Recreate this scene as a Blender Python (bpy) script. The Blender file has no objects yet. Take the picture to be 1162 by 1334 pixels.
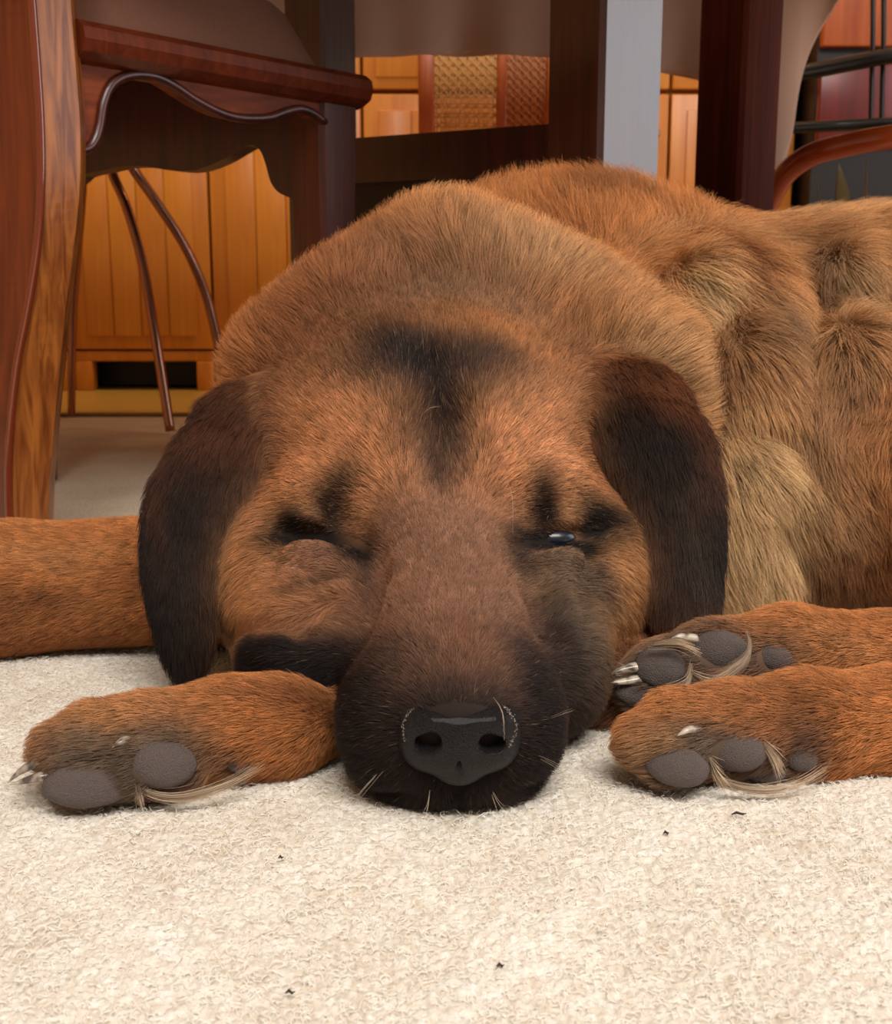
import bpy, bmesh, math, random
import numpy as np
from mathutils import Vector, Matrix, kdtree
from mathutils.bvhtree import BVHTree
from mathutils import noise as mnoise
rng = np.random.default_rng(7); random.seed(7)
sc = bpy.context.scene
COL = sc.collection
PI = math.pi

# ------------------------------------------------------------------ camera, world, lights, exposure
CAMH, PITCH, FPX, W, H = 0.22, math.radians(10.8), 1500.0, 1162.0, 1334.0
cd = bpy.data.cameras.new('camera'); cam = bpy.data.objects.new('camera', cd); COL.objects.link(cam)
cd.sensor_fit = 'HORIZONTAL'; cd.sensor_width = 36.0; cd.lens = 36.0 * FPX / W
cd.clip_start = 0.02; cd.clip_end = 50
cam.location = (0, 0, CAMH); cam.rotation_euler = (math.radians(90) - PITCH, 0, 0)
cd.dof.use_dof = True; cd.dof.focus_distance = 0.56; cd.dof.aperture_fstop = 26
sc.camera = cam

world = bpy.data.worlds.new('world'); sc.world = world; world.use_nodes = True
wb = world.node_tree.nodes['Background']; wb.inputs[0].default_value = (0.95, 0.78, 0.62, 1); wb.inputs[1].default_value = 0.17

def area_light(name, loc, target, size, size_y, power, color):
    l = bpy.data.lights.new(name, 'AREA'); l.shape = 'RECTANGLE'; l.size = size; l.size_y = size_y
    l.energy = power; l.color = color
    o = bpy.data.objects.new(name, l); COL.objects.link(o); o.location = loc
    o.rotation_euler = (Vector(target) - Vector(loc)).to_track_quat('-Z', 'Y').to_euler()
    return o
# daylight through the window behind the camera, through the window on the right, and two warm kitchen lamps
area_light('window_daylight', (0.45, -0.95, 2.25), (0.05, 0.6, 0.0), 1.8, 1.1, 62, (1.0, 0.95, 0.89))
area_light('side_window_daylight', (2.45, 0.60, 1.05), (0.1, 0.9, 0.45), 1.2, 1.7, 15, (0.95, 0.96, 1.0))
area_light('kitchen_lamp', (-0.5, 2.25, 2.2), (-0.4, 2.9, 0.5), 0.5, 0.5, 11, (1.0, 0.60, 0.22))
area_light('kitchen_lamp', (1.1, 2.1, 2.2), (0.9, 2.9, 0.5), 0.5, 0.5, 6, (1.0, 0.62, 0.30))
vs = sc.view_settings; vs.view_transform = 'Standard'; vs.look = 'None'; vs.gamma = 1.0; vs.use_curve_mapping = False
vs.exposure = 0.42
sc.cycles.max_bounces = 6; sc.cycles.diffuse_bounces = 3; sc.cycles.transparent_max_bounces = 8
sc.cycles.caustics_reflective = False; sc.cycles.caustics_refractive = False

# ------------------------------------------------------------------ helpers
CT, ST = math.cos(PITCH), math.sin(PITCH)
def ray(px, py):
    x = (px - 581.0) / FPX; y = -(py - 667.0) / FPX
    return Vector((x, CT + y * ST, -ST + y * CT))
def P(px, py, Y):                       # world point at depth Y that the photo shows at (px, py)
    d = ray(px, py); return Vector((0, 0, CAMH)) + d * (Y / d.y)
def on_plane(px, py, p0, n):
    d = ray(px, py); o = Vector((0, 0, CAMH)); n = Vector(n)
    return o + d * ((Vector(p0) - o).dot(n) / d.dot(n))
def srgb(r, g, b):
    f = lambda c: (c / 255.0) / 12.92 if c <= 10 else ((c / 255.0 + 0.055) / 1.055) ** 2.4
    return (f(r), f(g), f(b), 1.0)

def mat_new(name):
    m = bpy.data.materials.new(name); m.use_nodes = True
    return m, m.node_tree, m.node_tree.nodes['Principled BSDF']
def plain(name, rgb, rough=0.5, metal=0.0, coat=0.0, bump=0.0, bscale=60, var=0.0):
    m, t, b = mat_new(name); b.inputs['Base Color'].default_value = rgb
    b.inputs['Roughness'].default_value = rough; b.inputs['Metallic'].default_value = metal
    b.inputs['Coat Weight'].default_value = coat
    tc = t.nodes.new('ShaderNodeTexCoord'); n = t.nodes.new('ShaderNodeTexNoise'); n.inputs['Scale'].default_value = bscale
    n.inputs['Detail'].default_value = 4; t.links.new(tc.outputs['Object'], n.inputs['Vector'])
    if var:
        mx = t.nodes.new('ShaderNodeMix'); mx.data_type = 'RGBA'; mx.inputs[6].default_value = rgb
        mx.inputs[7].default_value = (rgb[0] * (1 - var), rgb[1] * (1 - var), rgb[2] * (1 - var), 1)
        t.links.new(n.outputs['Fac'], mx.inputs[0]); t.links.new(mx.outputs[2], b.inputs['Base Color'])
    if bump:
        bp = t.nodes.new('ShaderNodeBump'); bp.inputs['Strength'].default_value = bump; bp.inputs['Distance'].default_value = 0.002
        t.links.new(n.outputs['Fac'], bp.inputs['Height']); t.links.new(bp.outputs['Normal'], b.inputs['Normal'])
    return m
def wood(name, c1, c2, rough=0.35, scale=(60, 60, 4), coat=0.3, contrast=1.0):
    m, t, b = mat_new(name)
    tc = t.nodes.new('ShaderNodeTexCoord'); mp = t.nodes.new('ShaderNodeMapping'); mp.inputs['Scale'].default_value = scale
    n = t.nodes.new('ShaderNodeTexNoise'); n.inputs['Scale'].default_value = 1.0; n.inputs['Detail'].default_value = 6; n.inputs['Distortion'].default_value = 1.2
    cr = t.nodes.new('ShaderNodeValToRGB'); cr.color_ramp.elements[0].position = 0.5 - 0.2 / contrast; cr.color_ramp.elements[1].position = 0.5 + 0.2 / contrast
    cr.color_ramp.elements[0].color = c2; cr.color_ramp.elements[1].color = c1
    t.links.new(tc.outputs['Object'], mp.inputs['Vector']); t.links.new(mp.outputs[0], n.inputs['Vector'])
    t.links.new(n.outputs['Fac'], cr.inputs[0]); t.links.new(cr.outputs[0], b.inputs['Base Color'])
    bp = t.nodes.new('ShaderNodeBump'); bp.inputs['Strength'].default_value = 0.15; bp.inputs['Distance'].default_value = 0.001
    t.links.new(n.outputs['Fac'], bp.inputs['Height']); t.links.new(bp.outputs['Normal'], b.inputs['Normal'])
    b.inputs['Roughness'].default_value = rough; b.inputs['Coat Weight'].default_value = coat; b.inputs['Coat Roughness'].default_value = 0.2
    return m

def link(name, me, mat=None, parent=None, smooth=False):
    o = bpy.data.objects.new(name, me); COL.objects.link(o)
    if mat: me.materials.append(mat)
    if parent: o.parent = parent
    if smooth: me.shade_smooth()
    return o
def mesh(name, verts, faces, mat=None, parent=None, smooth=False):
    me = bpy.data.meshes.new(name); me.from_pydata([tuple(v) for v in verts], [], faces); me.validate(); me.update()
    return link(name, me, mat, parent, smooth)
def from_bm(name, bm, mat=None, parent=None, smooth=False, origin=None):
    me = bpy.data.meshes.new(name); bmesh.ops.recalc_face_normals(bm, faces=bm.faces)
    bm.to_mesh(me); bm.free()
    return link(name, me, mat, parent, smooth)
def thing(name, label, cat, loc=(0, 0, 0), group=None):
    o = bpy.data.objects.new(name, None); COL.objects.link(o); o.empty_display_size = 0.05
    o.location = loc; o['label'] = label; o['category'] = cat
    if group: o['group'] = group
    bpy.context.view_layer.update()
    return o
def adopt(o, parent):                   # parent a part built in world coordinates
    o.parent = parent; o.matrix_parent_inverse = Matrix.Translation(parent.location).inverted(); return o
def tag(o, label, cat, group=None):
    o['label'] = label; o['category'] = cat
    if group: o['group'] = group
    return o
def box_bm(bm, lo, hi, bev=0.0, rot=None, piv=None):
    lo, hi = Vector(lo), Vector(hi)
    r = bmesh.ops.create_cube(bm, size=1.0); vs_ = r['verts']
    bmesh.ops.scale(bm, vec=hi - lo, verts=vs_); bmesh.ops.translate(bm, vec=(lo + hi) / 2, verts=vs_)
    if bev:
        es = list({e for v in vs_ for e in v.link_edges})
        q = bmesh.ops.bevel(bm, geom=es, offset=bev, segments=3, profile=0.5, affect='EDGES')
        vs_ = list({v for f in q['faces'] for v in f.verts} | {v for v in vs_ if v.is_valid})
    if rot: bmesh.ops.rotate(bm, cent=piv or (lo + hi) / 2, matrix=rot, verts=[v for v in vs_ if v.is_valid])
def box(name, lo, hi, mat, parent=None, bev=0.0, rz=0.0):
    lo, hi = Vector(lo), Vector(hi); c = (lo + hi) / 2
    bm = bmesh.new(); box_bm(bm, lo - c, hi - c, bev)
    o = from_bm(name, bm, mat, None, bev > 0)
    o.location = c; o.rotation_euler = (0, 0, rz)
    if parent: adopt(o, parent)
    return o
def catmull(pts, n):
    pts = [Vector(p) for p in pts]; out = []
    for i in range(len(pts) - 1):
        a, b, c, d = pts[max(i - 1, 0)], pts[i], pts[i + 1], pts[min(i + 2, len(pts) - 1)]
        for k in range(n):
            t = k / n
            out.append(0.5 * ((2 * b) + (c - a) * t + (2 * a - 5 * b + 4 * c - d) * t * t + (3 * b - a - 3 * c + d) * t ** 3))
    out.append(pts[-1]); return out
def tube(name, pts, radii, mat, parent=None, seg=12, flat=1.0):
    pts = [Vector(p) for p in pts]; n = len(pts)
    if not hasattr(radii, '__len__'): radii = [radii] * n
    V, F = [], []; up = Vector((0, 0, 1)); 
    t0 = (pts[1] - pts[0]).normalized()
    u = t0.cross(up); u = u.normalized() if u.length > .05 else Vector((1, 0, 0))
    for i, p in enumerate(pts):
        t = (pts[min(i + 1, n - 1)] - pts[max(i - 1, 0)]).normalized()
        u = (u - t * u.dot(t)).normalized(); v = t.cross(u)
        for k in range(seg):
            a = 2 * PI * k / seg; V.append(p + (u * math.cos(a) * radii[i] + v * math.sin(a) * radii[i] * flat))
    for i in range(n - 1):
        for k in range(seg):
            k2 = (k + 1) % seg; F.append((i * seg + k, i * seg + k2, (i + 1) * seg + k2, (i + 1) * seg + k))
    F.append(tuple(range(seg))[::-1]); F.append(tuple((n - 1) * seg + k for k in range(seg)))
    o = mesh(name, V, F, mat, None, True)
    if parent: adopt(o, parent)
    return o
def sheet(name, front, back, mat, parent=None, smooth=False):   # closed prism between two matching outlines
    n = len(front); bm = bmesh.new()
    a = [bm.verts.new(p) for p in front]; b = [bm.verts.new(p) for p in back]
    bm.faces.new(a); bm.faces.new(b[::-1])
    for i in range(n): bm.faces.new((a[i], b[i], b[(i + 1) % n], a[(i + 1) % n]))
    bm.normal_update(); bmesh.ops.triangulate(bm, faces=[f for f in bm.faces if len(f.verts) > 4])
    o = from_bm(name, bm, mat, None, smooth)
    if parent: adopt(o, parent)
    return o

# ------------------------------------------------------------------ room shell
M_carpet, t, b = mat_new('cut_pile_carpet')
tc = t.nodes.new('ShaderNodeTexCoord'); n1 = t.nodes.new('ShaderNodeTexNoise'); n1.inputs['Scale'].default_value = 320; n1.inputs['Detail'].default_value = 3
n2 = t.nodes.new('ShaderNodeTexNoise'); n2.inputs['Scale'].default_value = 9; n2.inputs['Detail'].default_value = 4
t.links.new(tc.outputs['Object'], n1.inputs['Vector']); t.links.new(tc.outputs['Object'], n2.inputs['Vector'])
r1 = t.nodes.new('ShaderNodeValToRGB'); r1.color_ramp.elements[0].position = .3; r1.color_ramp.elements[1].position = .7
r1.color_ramp.elements[0].color = srgb(214, 194, 165); r1.color_ramp.elements[1].color = srgb(244, 232, 212)
r2 = t.nodes.new('ShaderNodeValToRGB'); r2.color_ramp.elements[0].position = .35; r2.color_ramp.elements[1].position = .65
r2.color_ramp.elements[0].color = (.86, .81, .75, 1); r2.color_ramp.elements[1].color = (1, 1, 1, 1)
mx = t.nodes.new('ShaderNodeMix'); mx.data_type = 'RGBA'; mx.blend_type = 'MULTIPLY'; mx.inputs[0].default_value = 1
t.links.new(n1.outputs['Fac'], r1.inputs[0]); t.links.new(n2.outputs['Fac'], r2.inputs[0])
t.links.new(r1.outputs[0], mx.inputs[6]); t.links.new(r2.outputs[0], mx.inputs[7]); t.links.new(mx.outputs[2], b.inputs['Base Color'])
bp = t.nodes.new('ShaderNodeBump'); bp.inputs['Strength'].default_value = .8; bp.inputs['Distance'].default_value = .002
t.links.new(n1.outputs['Fac'], bp.inputs['Height']); t.links.new(bp.outputs['Normal'], b.inputs['Normal'])
b.inputs['Roughness'].default_value = .95; b.inputs['Specular IOR Level'].default_value = .1; b.inputs['Sheen Weight'].default_value = .15
# tufts, near: colour per tuft from a mesh attribute
M_pile, t, b = mat_new('carpet_tufts')
at = t.nodes.new('ShaderNodeAttribute'); at.attribute_name = 'tone'; t.links.new(at.outputs['Color'], b.inputs['Base Color'])
tc = t.nodes.new('ShaderNodeTexCoord'); n1 = t.nodes.new('ShaderNodeTexNoise'); n1.inputs['Scale'].default_value = 1500; n1.inputs['Detail'].default_value = 3
t.links.new(tc.outputs['Object'], n1.inputs['Vector'])
bp = t.nodes.new('ShaderNodeBump'); bp.inputs['Strength'].default_value = .7; bp.inputs['Distance'].default_value = .0006
t.links.new(n1.outputs['Fac'], bp.inputs['Height']); t.links.new(bp.outputs['Normal'], b.inputs['Normal'])
b.inputs['Roughness'].default_value = .95; b.inputs['Specular IOR Level'].default_value = .1

M_lino = plain('kitchen_floor_vinyl', srgb(200, 170, 95), .35, var=.15, bscale=8)
M_wall = plain('painted_wall', srgb(190, 150, 105), .8, bump=.1, bscale=90)
M_ceil = plain('ceiling_paint', srgb(225, 215, 200), .9)
def struct(o): o['kind'] = 'structure'; return o
struct(box('floor', (-2.6, -2.2, -.06), (2.6, 2.1, -.003), M_carpet))
struct(box('floor_kitchen', (-2.6, 2.105, -.06), (2.6, 3.2, -.006), M_lino))
struct(box('wall_back', (-2.6, 3.2, -.06), (2.6, 3.3, 2.5), M_wall))
struct(box('wall_left', (-2.7, -2.2, -.06), (-2.6, 3.3, 2.5), M_wall))
struct(box('trim_1', (-2.6, 2.09, -.004), (2.6, 2.115, .003), plain('threshold_metal', srgb(120, 100, 70), .4, .6)))
struct(box('baseboard_back', (-2.6, 3.18, -.006), (2.6, 3.2, .1), M_ceil))
struct(box('ceiling', (-2.7, -2.2, 2.5), (2.7, 3.3, 2.6), M_ceil))

# near carpet pile: a height field of domed, irregular tufts
def carpet_pile(x0, x1, y0, y1, step, cell, amp):
    nx, ny = int((x1 - x0) / step), int((y1 - y0) / step)
    X, Y = np.meshgrid(np.linspace(x0, x1, nx), np.linspace(y0, y1, ny))
    def h2(ix, iy, s):
        v = np.sin(ix * 127.1 + iy * 311.7 + s * 74.7) * 43758.5453; return v - np.floor(v)
    cx, cy = np.floor(X / cell), np.floor(Y / cell)
    best = np.full(X.shape, 9.0); sec = np.full(X.shape, 9.0); hh = np.zeros(X.shape); tn = np.zeros(X.shape)
    for dx in (-1, 0, 1):
        for dy in (-1, 0, 1):
            gx, gy = cx + dx, cy + dy
            px = (gx + .5 + .75 * (h2(gx, gy, 1) - .5)) * cell; py = (gy + .5 + .75 * (h2(gx, gy, 2) - .5)) * cell
            a = h2(gx, gy, 5) * PI; ex = (X - px) * np.cos(a) + (Y - py) * np.sin(a); ey = -(X - px) * np.sin(a) + (Y - py) * np.cos(a)
            d = np.sqrt(ex ** 2 + (ey * 1.25) ** 2) / cell
            m = d < best
            sec = np.where(m, best, np.minimum(sec, d)); hh = np.where(m, h2(gx, gy, 3), hh); tn = np.where(m, h2(gx, gy, 4), tn); best = np.where(m, d, best)
    edge = np.clip((sec - best) / .35, 0, 1)
    low = sum(np.sin(X * f * 1.3 + p) * np.sin(Y * f + p * 2) / k for k, (f, p) in enumerate([(38, .3), (71, 2.1), (123, 4.), (211, 1.2)], 1))
    Z = amp * (np.sqrt(edge) * (.55 + .45 * hh)) - amp * .9 + .0006 * low
    V = np.stack([X, Y, Z], -1).reshape(-1, 3)
    i = np.arange(nx * ny).reshape(ny, nx)
    F = np.stack([i[:-1, :-1], i[:-1, 1:], i[1:, 1:], i[1:, :-1]], -1).reshape(-1, 4)
    me = bpy.data.meshes.new('carpet_pile'); me.vertices.add(len(V)); me.vertices.foreach_set('co', V.astype(np.float32).ravel())
    me.loops.add(F.size); me.loops.foreach_set('vertex_index', F.ravel().astype(np.int32))
    me.polygons.add(len(F)); me.polygons.foreach_set('loop_start', (np.arange(len(F)) * 4).astype(np.int32)); me.update(calc_edges=True)
    c1, c2 = np.array(srgb(247, 242, 233)), np.array(srgb(212, 196, 173))
    f = np.clip(.40 + .55 * (tn - .5) - .12 * low, 0, 1)[..., None]
    c = c1 * (1 - f) + c2 * f; c[..., :3] *= (.90 + .10 * edge)[..., None]
    a = me.attributes.new('tone', 'FLOAT_COLOR', 'POINT'); a.data.foreach_set('color', c.reshape(-1, 4).astype(np.float32).ravel())
    return link('carpet_pile', me, M_pile, None, True)
cp = carpet_pile(-.44, .44, .27, .98, .00105, .0031, .0026)
cp['kind'] = 'stuff'; tag(cp, 'cream cut pile carpet of small nubby tufts under and in front of the dog', 'carpet')
M_fib = plain('carpet_fibre', srgb(250, 245, 236), .9)
nf = 30000; fx = rng.uniform(-.30, .30, nf); fy = .28 + .5 * rng.random(nf) ** 1.5; fz = rng.uniform(-.0022, -.0004, nf)
t5 = np.linspace(0, 1, 5)[None, :]; ang = rng.uniform(0, 2 * PI, nf)[:, None] + t5 * rng.normal(0, 2.2, nf)[:, None]; fl_ = rng.uniform(.0016, .0042, nf)[:, None]
fp = np.stack([fx[:, None] + fl_ * t5 * np.cos(ang), fy[:, None] + fl_ * t5 * np.sin(ang), fz[:, None] + .0016 * np.sin(t5 * PI * .7)], -1)
cu = bpy.data.hair_curves.new('fibre'); cu.add_curves([5] * nf); cu.attributes['position'].data.foreach_set('vector', fp.astype(np.float32).ravel())
ra = cu.attributes.get('radius') or cu.attributes.new('radius', 'FLOAT', 'POINT'); ra.data.foreach_set('value', np.full(nf * 5, .00013, np.float32)); cu.materials.append(M_fib)
fo = bpy.data.objects.new('fibre', cu); COL.objects.link(fo); fo.parent = cp; fo['kind'] = 'stuff'
# a few dark crumbs lying on the pile
M_lint = plain('dark_lint', srgb(50, 40, 35), .8)
def crumb(px, py, w, lab):
    d = ray(px, py); p = Vector((0, 0, CAMH)) + d * ((CAMH - .0012) / -d.z)
    q = [p + Vector((-w, .0, .0)), p + Vector((-w * .3, .0006, .0006)), p + Vector((w * .4, -.0004, .0003)), p + Vector((w, .0008, .0002))]
    o = tube('lint', q, [.0002, .0006, .0005, .0001], M_lint, seg=6); tag(o, lab, 'lint', 'lint on the carpet')
crumb(963, 1061, .0034, 'longest dark crumb of lint on the carpet in front of the right paws')
crumb(652, 1259, .0013, 'dark round crumb of lint low on the open cream carpet')
crumb(378, 1294, .0016, 'dark lint fleck at the bottom left of the carpet')
crumb(366, 1118, .0010, 'small dark lint fleck on the carpet below the left paw')
crumb(868, 1086, .0012, 'faint dark lint fleck between the chin and the right paws')

# ------------------------------------------------------------------ chair, left
M_mahog = wood('mahogany', srgb(150, 72, 32), srgb(104, 44, 20), .45, (14, 14, 90), 0)
M_mahog2 = wood('red_mahogany', srgb(124, 54, 26), srgb(86, 32, 18), .32, (90, 90, 5), .3)
M_gold = wood('golden_oak', srgb(176, 104, 44), srgb(116, 58, 20), .35, (110, 110, 9), .3, 1.5)
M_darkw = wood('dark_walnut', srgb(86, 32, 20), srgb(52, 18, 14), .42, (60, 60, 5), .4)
M_uph = plain('brown_velvet', srgb(150, 104, 84), .9, bump=.4, bscale=300, var=.25)
A = Vector((-.335, .955, 0)); B = P(421, 200, 1.2); B.z = 0
chair = thing('dining_chair', 'mahogany dining chair with a scalloped seat rail and oak veneered front leg', 'chair', (A.x, A.y, 0))
nAB = Vector(((B - A).y, -(B - A).x, 0)).normalized()           # towards the camera
pAB = A + nAB * .022
# front rail: outline traced on its own vertical plane
low = [(86, 200), (94, 197), (100, 196), (106, 194), (116, 190), (124, 178), (129, 160), (133, 135), (142, 112), (157, 100), (178, 96), (202, 99), (225, 110), (252, 128), (280, 143), (304, 151), (330, 153), (352, 151), (372, 144), (392, 141), (412, 150), (432, 168), (446, 182)]
topl = [(450, 122), (400, 108), (330, 91), (250, 73), (170, 57), (86, 41)]
lp = catmull([on_plane(x, y, pAB, nAB) for x, y in low], 4)
tp = [on_plane(x, y, pAB, nAB) for x, y in topl]
out = lp + tp
sheet('seat_rail', out, [p - nAB * .022 for p in out], M_mahog, chair)
tube('bead_moulding', [p + nAB * .001 + Vector((0, 0, -.001)) for p in lp[:-6]], .0042, M_darkw, chair, 10)
# moulded edge of the seat frame, sticking out over the rail
prof = [(0, 0), (.012, -.002), (.020, -.008), (.022, -.017), (.018, -.026), (.008, -.031), (0, -.033), (-.03, -.033), (-.03, 0)]
def mould(p0, p1, outn, zt):
    a = [p0 + outn * u + Vector((0, 0, zt + v)) for u, v in prof]; b_ = [p1 + outn * u + Vector((0, 0, zt + v)) for u, v in prof]
    return a, b_
q0 = on_plane(86, 8, pAB, nAB); q1 = on_plane(452, 98, pAB, nAB)
zt = (q0.z + q1.z) / 2
dAB = (B - A).normalized()
_s = on_plane(84, 30, pAB, nAB); s0 = Vector((_s.x, _s.y, 0)) + dAB * .004; s1 = Vector((B.x, B.y, 0)) + nAB * .022 + dAB * .028
a, b_ = mould(s0, s1, nAB, q1.z + .002)
sheet('seat_frame', a, b_, M_mahog2, chair)
a, b_ = mould(s1 - nAB * .02 - dAB * .02, s1 - nAB * .42 - dAB * .02, dAB, q1.z + .002)
sheet('seat_frame', a, b_, M_mahog2, chair)
# upholstered seat
bm = bmesh.new(); L = (s1 - s0).length
g = 14; ctr = (s0 + s1) / 2 - nAB * .21
bmesh.ops.create_grid(bm, x_segments=g, y_segments=g, size=1)
for v in bm.verts:
    r = max(abs(v.co.x), abs(v.co.y)); cu = (1 - abs(v.co.x) ** 4) * (1 - abs(v.co.y) ** 4)
    w_ = ctr + dAB * v.co.x * (L / 2 - .035) * (1 - .03 * v.co.y ** 2) + nAB * v.co.y * .195
    v.co = Vector((w_.x, w_.y, q1.z + .002 + .085 * max(cu, 0) ** .3))
bound = [e for e in bm.edges if e.is_boundary]
ex = bmesh.ops.extrude_edge_only(bm, edges=bound)
bmesh.ops.translate(bm, vec=(0, 0, -.02), verts=[v for v in ex['geom'] if isinstance(v, bmesh.types.BMVert)])
adopt(from_bm('seat_cushion', bm, M_uph, None, True), chair)
# rear-side rail seen dark through the arch, runs from corner B away to the left
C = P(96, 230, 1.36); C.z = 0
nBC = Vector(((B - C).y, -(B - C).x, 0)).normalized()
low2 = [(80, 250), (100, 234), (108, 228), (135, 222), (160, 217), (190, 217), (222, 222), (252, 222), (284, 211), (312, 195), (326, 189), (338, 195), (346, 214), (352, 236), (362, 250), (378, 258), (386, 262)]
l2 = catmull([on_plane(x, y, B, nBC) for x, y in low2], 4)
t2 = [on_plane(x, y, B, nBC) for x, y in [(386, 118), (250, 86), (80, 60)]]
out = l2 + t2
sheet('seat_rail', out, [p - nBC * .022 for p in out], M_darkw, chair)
# square corner leg with chamfered outer edge
def post(name, cx, cy, half, z0, z1, rz, mat, parent, ch=.006, taper=0.0):
    bm = bmesh.new(); ring = []
    for z, s in ((z0, 1 - taper), (z1, 1.0)):
        h = half * s; c = ch
        pts = [(-h + c, -h), (h - c, -h), (h, -h + c), (h, h - c), (h - c, h), (-h + c, h), (-h, h - c), (-h, -h + c)]
        ring.append([bm.verts.new((x * math.cos(rz) - y * math.sin(rz) + cx, x * math.sin(rz) + y * math.cos(rz) + cy, z)) for x, y in pts])
    for k in range(8): bm.faces.new((ring[0][k], ring[0][(k + 1) % 8], ring[1][(k + 1) % 8], ring[1][k]))
    bm.faces.new(ring[0][::-1]); bm.faces.new(ring[1])
    o = from_bm(name, bm, mat); return adopt(o, parent) if parent else o
M_mahog.node_tree.nodes['Principled BSDF'].inputs['Specular IOR Level'].default_value = .15
angAB = math.atan2(dAB.y, dAB.x); M_leg = wood('dark_mahogany', srgb(96, 40, 22), srgb(60, 24, 16), .35, (90, 90, 5), .05)
post('leg', B.x, B.y, .026, 0, q1.z - .028, angAB, M_leg, chair, .005, .25)
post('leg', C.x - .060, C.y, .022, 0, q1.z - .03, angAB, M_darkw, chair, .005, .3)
# cabriole-like front leg standing on its edge: red face left, oak face right, pale bead between
zs = [0, .03, .08, .14, .2, .26, .32, .38, .44, .50, .56]
edge_px = {0: (14, 690), 1: (12, 640), 2: (14, 560), 3: (22, 480), 4: (37, 400), 5: (49, 320), 6: (54, 240), 7: (53, 160), 8: (48, 80), 9: (42, 0), 10: (37, -70)}
Ed = [P(edge_px[i][0], edge_px[i][1], .925) for i in range(11)]
rightx = [60, 64, 70, 78, 86, 96, 104, 104, 98, 92, 88]
Rt = [P(rightx[i], edge_px[i][1], .948) for i in range(11)]
Lf = [P(-45, edge_px[i][1], .965) for i in range(11)]
for k in (0,):
    dz = -Ed[0].z; Ed[0].z = 0; Rt[0].z = 0; Lf[0].z = 0
bead_off = Vector((0, -.002, 0))
bm = bmesh.new()
def strip(name, Aq, Bq, mat, thick):
    n = len(Aq); nn = (Bq[5] - Aq[5]).cross(Vector((0, 0, 1))).normalized()
    if nn.y > 0: nn = -nn
    V = list(Aq) + list(Bq) + [p + Vector((0, thick, 0)) for p in Aq] + [p + Vector((0, thick, 0)) for p in Bq]; F = []
    for i in range(n - 1):
        F += [(i, n + i, n + i + 1, i + 1), (2 * n + i, 2 * n + i + 1, 3 * n + i + 1, 3 * n + i),
              (i, i + 1, 2 * n + i + 1, 2 * n + i), (n + i, 3 * n + i, 3 * n + i + 1, n + i + 1)]
    F += [(0, 2 * n, 3 * n, n), (n - 1, 2 * n - 1, 4 * n - 1, 3 * n - 1)]
    return adopt(mesh(name, V, F, mat), chair)
strip('leg', [catmull(Ed, 5)[i] for i in range(51)], [catmull(Rt, 5)[i] for i in range(51)], M_gold, .014).name = 'leg'
strip('leg_face', catmull(Lf, 5), catmull(Ed, 5), M_mahog2, .014)
tube('leg_bead', [p + Vector((0, -.001, 0)) for p in catmull(Ed, 5)], .0035, plain('polished_edge', srgb(120, 52, 30), .12, 0, 1.0), chair, 10)

# ------------------------------------------------------------------ dining table with its cloth
M_post = wood('table_mahogany', srgb(92, 44, 32), srgb(60, 26, 18), .36, (120, 120, 6), 1.0); M_post.node_tree.nodes['Principled BSDF'].inputs['Coat IOR'].default_value = 1.62
M_post2 = wood('mahogany_no_reflection', srgb(122, 54, 34), srgb(84, 34, 22), .6, (120, 120, 6), 0); M_post2.node_tree.nodes['Principled BSDF'].inputs['Specular IOR Level'].default_value = .2  # same table wood toned redder and dull, as if no window reflects in it
p1 = P(785, 200, 1.2); p2 = P(958, 200, 1.42)
table = thing('dining_table', 'dark mahogany dining table on square posts behind the dog', 'table', (.15, 1.4, 0))
def tpost(c, rz, half, m_=M_post):
    o = post('leg', c.x, c.y, half, 0, .70, rz, m_, table, .005)
    return o
R35 = math.radians(35)
tpost(p1, R35, .041)
tpost(p2, math.radians(38), .035, M_post2)
p3 = P(420, 200, 1.62); tpost(Vector((p3.x, p3.y, 0)), -R35, .035)
p4 = P(1250, 200, 1.3); tpost(Vector((p4.x, p4.y, 0)), -R35, .035)
# stretcher from the near post away to the left
sa = P(735, 160, 1.2); sb = P(430, 182, 1.5); sa2 = P(735, 226, 1.2); sb2 = P(430, 240, 1.5)
nS = Vector(((sa - sb).y, -(sa - sb).x, 0)).normalized()
if nS.y > 0: nS = -nS
o4 = [sa, sb, Vector((sb.x, sb.y, sb2.z)), Vector((sa.x, sa.y, sa2.z))]
sheet('stretcher', o4, [p - nS * .03 for p in o4], M_darkw, table)
M_black = plain('plain_black', srgb(22, 12, 12), .5)
o5 = [Vector((p.x, p.y, z)) - nS * .012 for p, z in ((sa, sa2.z + .004), (sb, sb2.z + .004), (sb, .02), (sa, .02))]
sheet('added_dark_panel', o5, [p - nS * .012 for p in o5], M_black, table)  # black board added to fill the dark area under the stretcher
box('tabletop', (-1.3, .70, .70), (.74, 1.92, .735), M_post, table, .006)  # top is out of view, extended left and forward to shade the floor
M_cloth = plain('taupe_tablecloth', srgb(226, 184, 160), .85, bump=.25, bscale=500, var=.12)
hem = [(330, 92), (380, 84), (425, 80), (500, 75), (560, 71), (620, 70), (710, 75), (780, 82), (855, 92), (910, 107), (950, 135), (975, 185), (990, 235), (1002, 268), (1016, 235), (1034, 180), (1046, 110), (1062, 60), (1092, 2), (1120, -60), (1150, -110)]
hp = catmull([P(x, y, 1.93 - .0 * i) for i, (x, y) in enumerate(hem)], 5)
V, F = [], []; n = len(hp); rows = 14
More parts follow.
